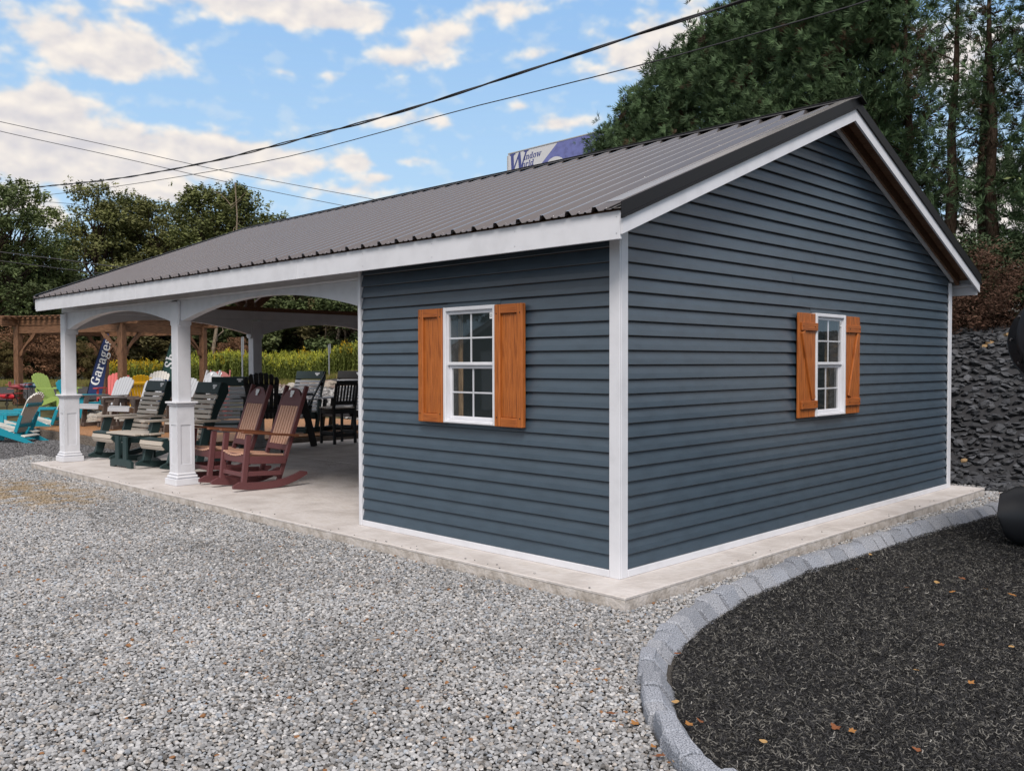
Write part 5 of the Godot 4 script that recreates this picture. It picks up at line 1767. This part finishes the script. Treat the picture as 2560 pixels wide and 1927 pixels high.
	stuff(field, "field of tall goldenrod with yellow-green plumes behind the road", "goldenrod")
	scatter("stalks", stalk.commit(), leafm, gx, gc, field).set_meta("kind", "stuff")
	scatter("plumes", leaf_clump(16, 0.3, 12, 0.5), leafm, px, pc, field).set_meta("kind", "stuff")
	# rough grass on the verge
	var ux := []
	var uc := []
	for i in 5200:
		var p := at_view(rnd(-120, 960), rnd(34.4, 38.2))
		var s := rnd(0.12, 0.4)
		ux.append(Transform3D(Basis(Vector3.UP, rnd(0, TAU)).scaled(Vector3(0.3, s, 0.3)), p))
		var v := rnd(0.6, 1.3)
		uc.append((Color(0.16, 0.17, 0.035) if rng.randf() < 0.6 else Color(0.26, 0.2, 0.08)) * v)
	var tuft := begin()
	for k in 9:
		var a := k * 2.4
		var b := Vector3(cos(a), 0, sin(a)) * 0.2
		tri(tuft, b + Vector3(0.03, 0, 0), b - Vector3(0.03, 0, 0), b * 2.4 + Vector3(0, 0.7 + 0.3 * sin(k * 3.1), 0), Vector3.BACK)
	var gr := Node3D.new()
	gr.name = "grass"
	add_child(gr)
	stuff(gr, "rough yellow-green grass on the road verge", "grass")
	scatter("grass_tufts", tuft.commit(), leafm, ux, uc, gr).set_meta("kind", "stuff")
	# brush on top of the slate bank
	var dead := make_kind(broadleaf_kind(1.9, 450, Color(0.15, 0.085, 0.06), 0.08, 0.6, 1.3), leaf_clump(10, 0.1, 14, 0.22), leafm)
	var ivy := make_kind(broadleaf_kind(2.0, 451, Color(0.05, 0.075, 0.034), 0.06, 0.55, 1.6), leaf_clump(12, 0.1, 15, 0.45), leafm)
	var i := 0
	for q in [[-2.6, -10.3, 0.7, 0], [-1.6, -9.9, 0.62, 1], [-1.0, -9.95, 0.7, 1], [-1.2, -10.7, 0.75, 0], [-0.45, -10.05, 0.55, 1], [-0.3, -10.8, 0.7, 0], [0.35, -10.3, 0.7, 0], [1.0, -10.1, 0.6, 1], [1.4, -10.5, 0.75, 0], [2.2, -10.4, 0.8, 0], [-3.6, -10.5, 0.7, 0]]:
		plant_tree("bank_shrub", "brown withered shrub on top of the slate bank" if q[3] == 1 else "dark green leafy shrub on top of the slate bank", "shrub", Vector3(q[0], height(q[0], q[1]) - 0.1, q[1]), rnd(0, TAU), q[2], dead if q[3] == 1 else ivy, "withered shrubs on the bank" if q[3] == 1 else "green shrubs on the bank", M.bark)
	# lighter broadleaf tree leaning in over the bank
	var near := make_kind(broadleaf_kind(6.0, 460, Color(0.12, 0.145, 0.055), 0.2, 0.3, 0.9), leaf_clump(9, 0.12, 16, 0.45), leafm)
	plant_tree("broadleaf_tree", "light green broadleaf tree with drooping leaves above the tube slide", "tree", Vector3(2.0, height(2.0, -9.6), -9.6), 0.7, 0.9, near, "", M.bark)

func wires() -> void:
	var w := [
		["twisted thick black power cable crossing the sky above the roof", 0.021, [[-65.18, 12.83, -11.74], [-53.18, 11.4, -11.24], [-42.35, 10.14, -10.8], [-34.41, 9.26, -10.48], [-25.97, 8.54, -10.13], [-19.45, 8.18, -9.87], [-15.0, 7.98, -9.7], [-11.51, 7.92, -9.56], [-8.94, 7.89, -9.46], [-6.8, 7.87, -9.38], [-4.49, 7.83, -9.29], [-3.49, 7.84, -9.25], [2.0, 8.0, -9.0]]],
		["single black wire hanging below the thick twisted cable", 0.011, [[-65.16, 11.92, -11.72], [-49.8, 10.42, -10.87], [-35.0, 8.87, -10.04], [-25.97, 8.02, -9.54], [-19.67, 7.51, -9.2], [-15.39, 7.3, -8.96], [-11.3, 7.16, -8.74], [-8.15, 6.99, -8.57], [-5.22, 6.85, -8.41], [-2.92, 6.79, -8.28], [-1.65, 6.77, -8.21], [3.0, 6.8, -7.9]]],
		["thin grey wire running high down to the right behind the cables", 0.028, [[-76.33, 21.08, -15.06], [-75.46, 20.71, -17.63], [-72.65, 19.54, -25.88], [-69.51, 18.24, -35.09], [-64.98, 16.87, -48.43], [-62.02, 16.24, -57.18]]],
		["thin grey wire running parallel under the highest one", 0.028, [[-76.32, 20.52, -15.05], [-75.56, 19.98, -17.64], [-73.1, 18.85, -26.05], [-70.34, 17.5, -35.53], [-67.19, 16.28, -46.3], [-64.86, 15.6, -54.35]]],
		["black wire passing in front of the trees, upper of two", 0.02, [[-33.22, 5.77, -4.26], [-32.57, 5.58, -5.38], [-31.5, 5.35, -7.22], [-30.42, 5.1, -9.08], [-29.1, 4.87, -11.34]]],
		["black wire passing in front of the trees, lower of two", 0.015, [[-33.21, 5.42, -4.26], [-32.6, 5.26, -5.38], [-31.71, 5.05, -7.0], [-30.86, 4.87, -8.56], [-29.65, 4.62, -10.8]]],
		["short thin wire touching the treetop at the sky's edge", 0.015, [[-58.39, 11.91, -11.39], [-58.0, 11.81, -13.28], [-57.17, 11.82, -17.41], [-56.61, 11.69, -20.16]]]]
	for k in w.size():
		var c := Curve3D.new()
		var ps: Array = w[k][2]
		for i in ps.size():
			var a: Array = ps[maxi(i - 1, 0)]
			var b: Array = ps[mini(i + 1, ps.size() - 1)]
			var tg := Vector3(b[0] - a[0], b[1] - a[1], b[2] - a[2]) * 0.16
			c.add_point(Vector3(ps[i][0], ps[i][1], ps[i][2]), -tg, tg)
		var n := thing("power_cable", w[k][0], "wire", Vector3.ZERO, 0.0)
		var len := c.get_baked_length()
		for strand in (2 if k == 0 else 1):
			var st := begin()
			var pts := []
			var rad := []
			var cnt := 260 if k == 0 else 40
			for i in cnt + 1:
				var s := len * i / cnt
				var p := c.sample_baked(s, true)
				if k == 0:
					var ph := s * 1.5 + strand * PI
					var slack := 0.5 + 0.5 * sin(s * 0.31)
					p += Vector3(0, sin(ph), cos(ph)) * (0.014 + 0.012 * slack)
				pts.append(p)
				rad.append(w[k][1] * (0.8 if strand == 1 else 1.0))
			tube(st, pts, rad, 6)
			part("strand", st.commit(), M.cable if k != 2 and k != 3 else mat(lin(0.1, 0.1, 0.11), 0.6), n)

# ------------------------------------------------------------------ what the panes mirror: a display shed and trees on the far side of the yard
func behind_the_viewpoint() -> void:
	var n := thing("display_shed", "grey lap-sided display shed with white gable trim across the yard", "shed", Vector3(-17.6, -0.09, 16.2), 2.45)
	var grey := mat(lin(0.09, 0.085, 0.08), 0.6)
	var front := PackedVector2Array([Vector2(-1.6, 0), Vector2(1.6, 0), Vector2(1.6, 2.0), Vector2(0, 3.05), Vector2(-1.6, 2.0)])
	part("wall", prism(front, 4.0), grey, n, Transform3D(Basis(Vector3.UP, PI / 2), Vector3(0, 0, -2.0)))
	for k in 19:
		blk(n, "siding_board", grey, Vector3(0, 0.06 + k * 0.105, 0.012), Vector3(3.1, 0.098, 0.02), Vector3(-0.1, 0, 0))
	for s in [-1, 1]:
		bar(n, "rake_board", M.white, Vector3(0, 3.15, 0.1), Vector3(s * 1.95, 1.87, 0.1), 0.03, 0.18, Vector3.BACK)
		bar(n, "roof", M.roof, Vector3(0, 3.2, -2.0), Vector3(s * 1.95, 1.93, -2.0), 4.3, 0.04, Vector3.BACK)
		blk(n, "corner_post", M.white, Vector3(s * 1.56, 1.0, 0.03), Vector3(0.1, 2.0, 0.04))
	blk(n, "door", M.white, Vector3(0.1, 1.0, 0.04), Vector3(1.1, 1.95, 0.04))
	var leafm := tint_mat(0.7, 0.35)
	var k := make_kind(broadleaf_kind(11.0, 480, Color(0.05, 0.07, 0.025), 0.12, 0.34, 1.4), leaf_clump(10, 0.26, 18), leafm)
	rng.seed = 90
	for q in [[-26, 20], [-22, 24], [-17.5, 26.5], [-31, 17], [-12, 29], [-36, 13], [-6, 31]]:
		plant_tree("yard_tree", "broadleaf tree beyond the display shed across the yard", "tree", Vector3(q[0], -0.1, q[1]), rnd(0, TAU), rnd(0.85, 1.1), k, "trees beyond the display shed", M.bark)
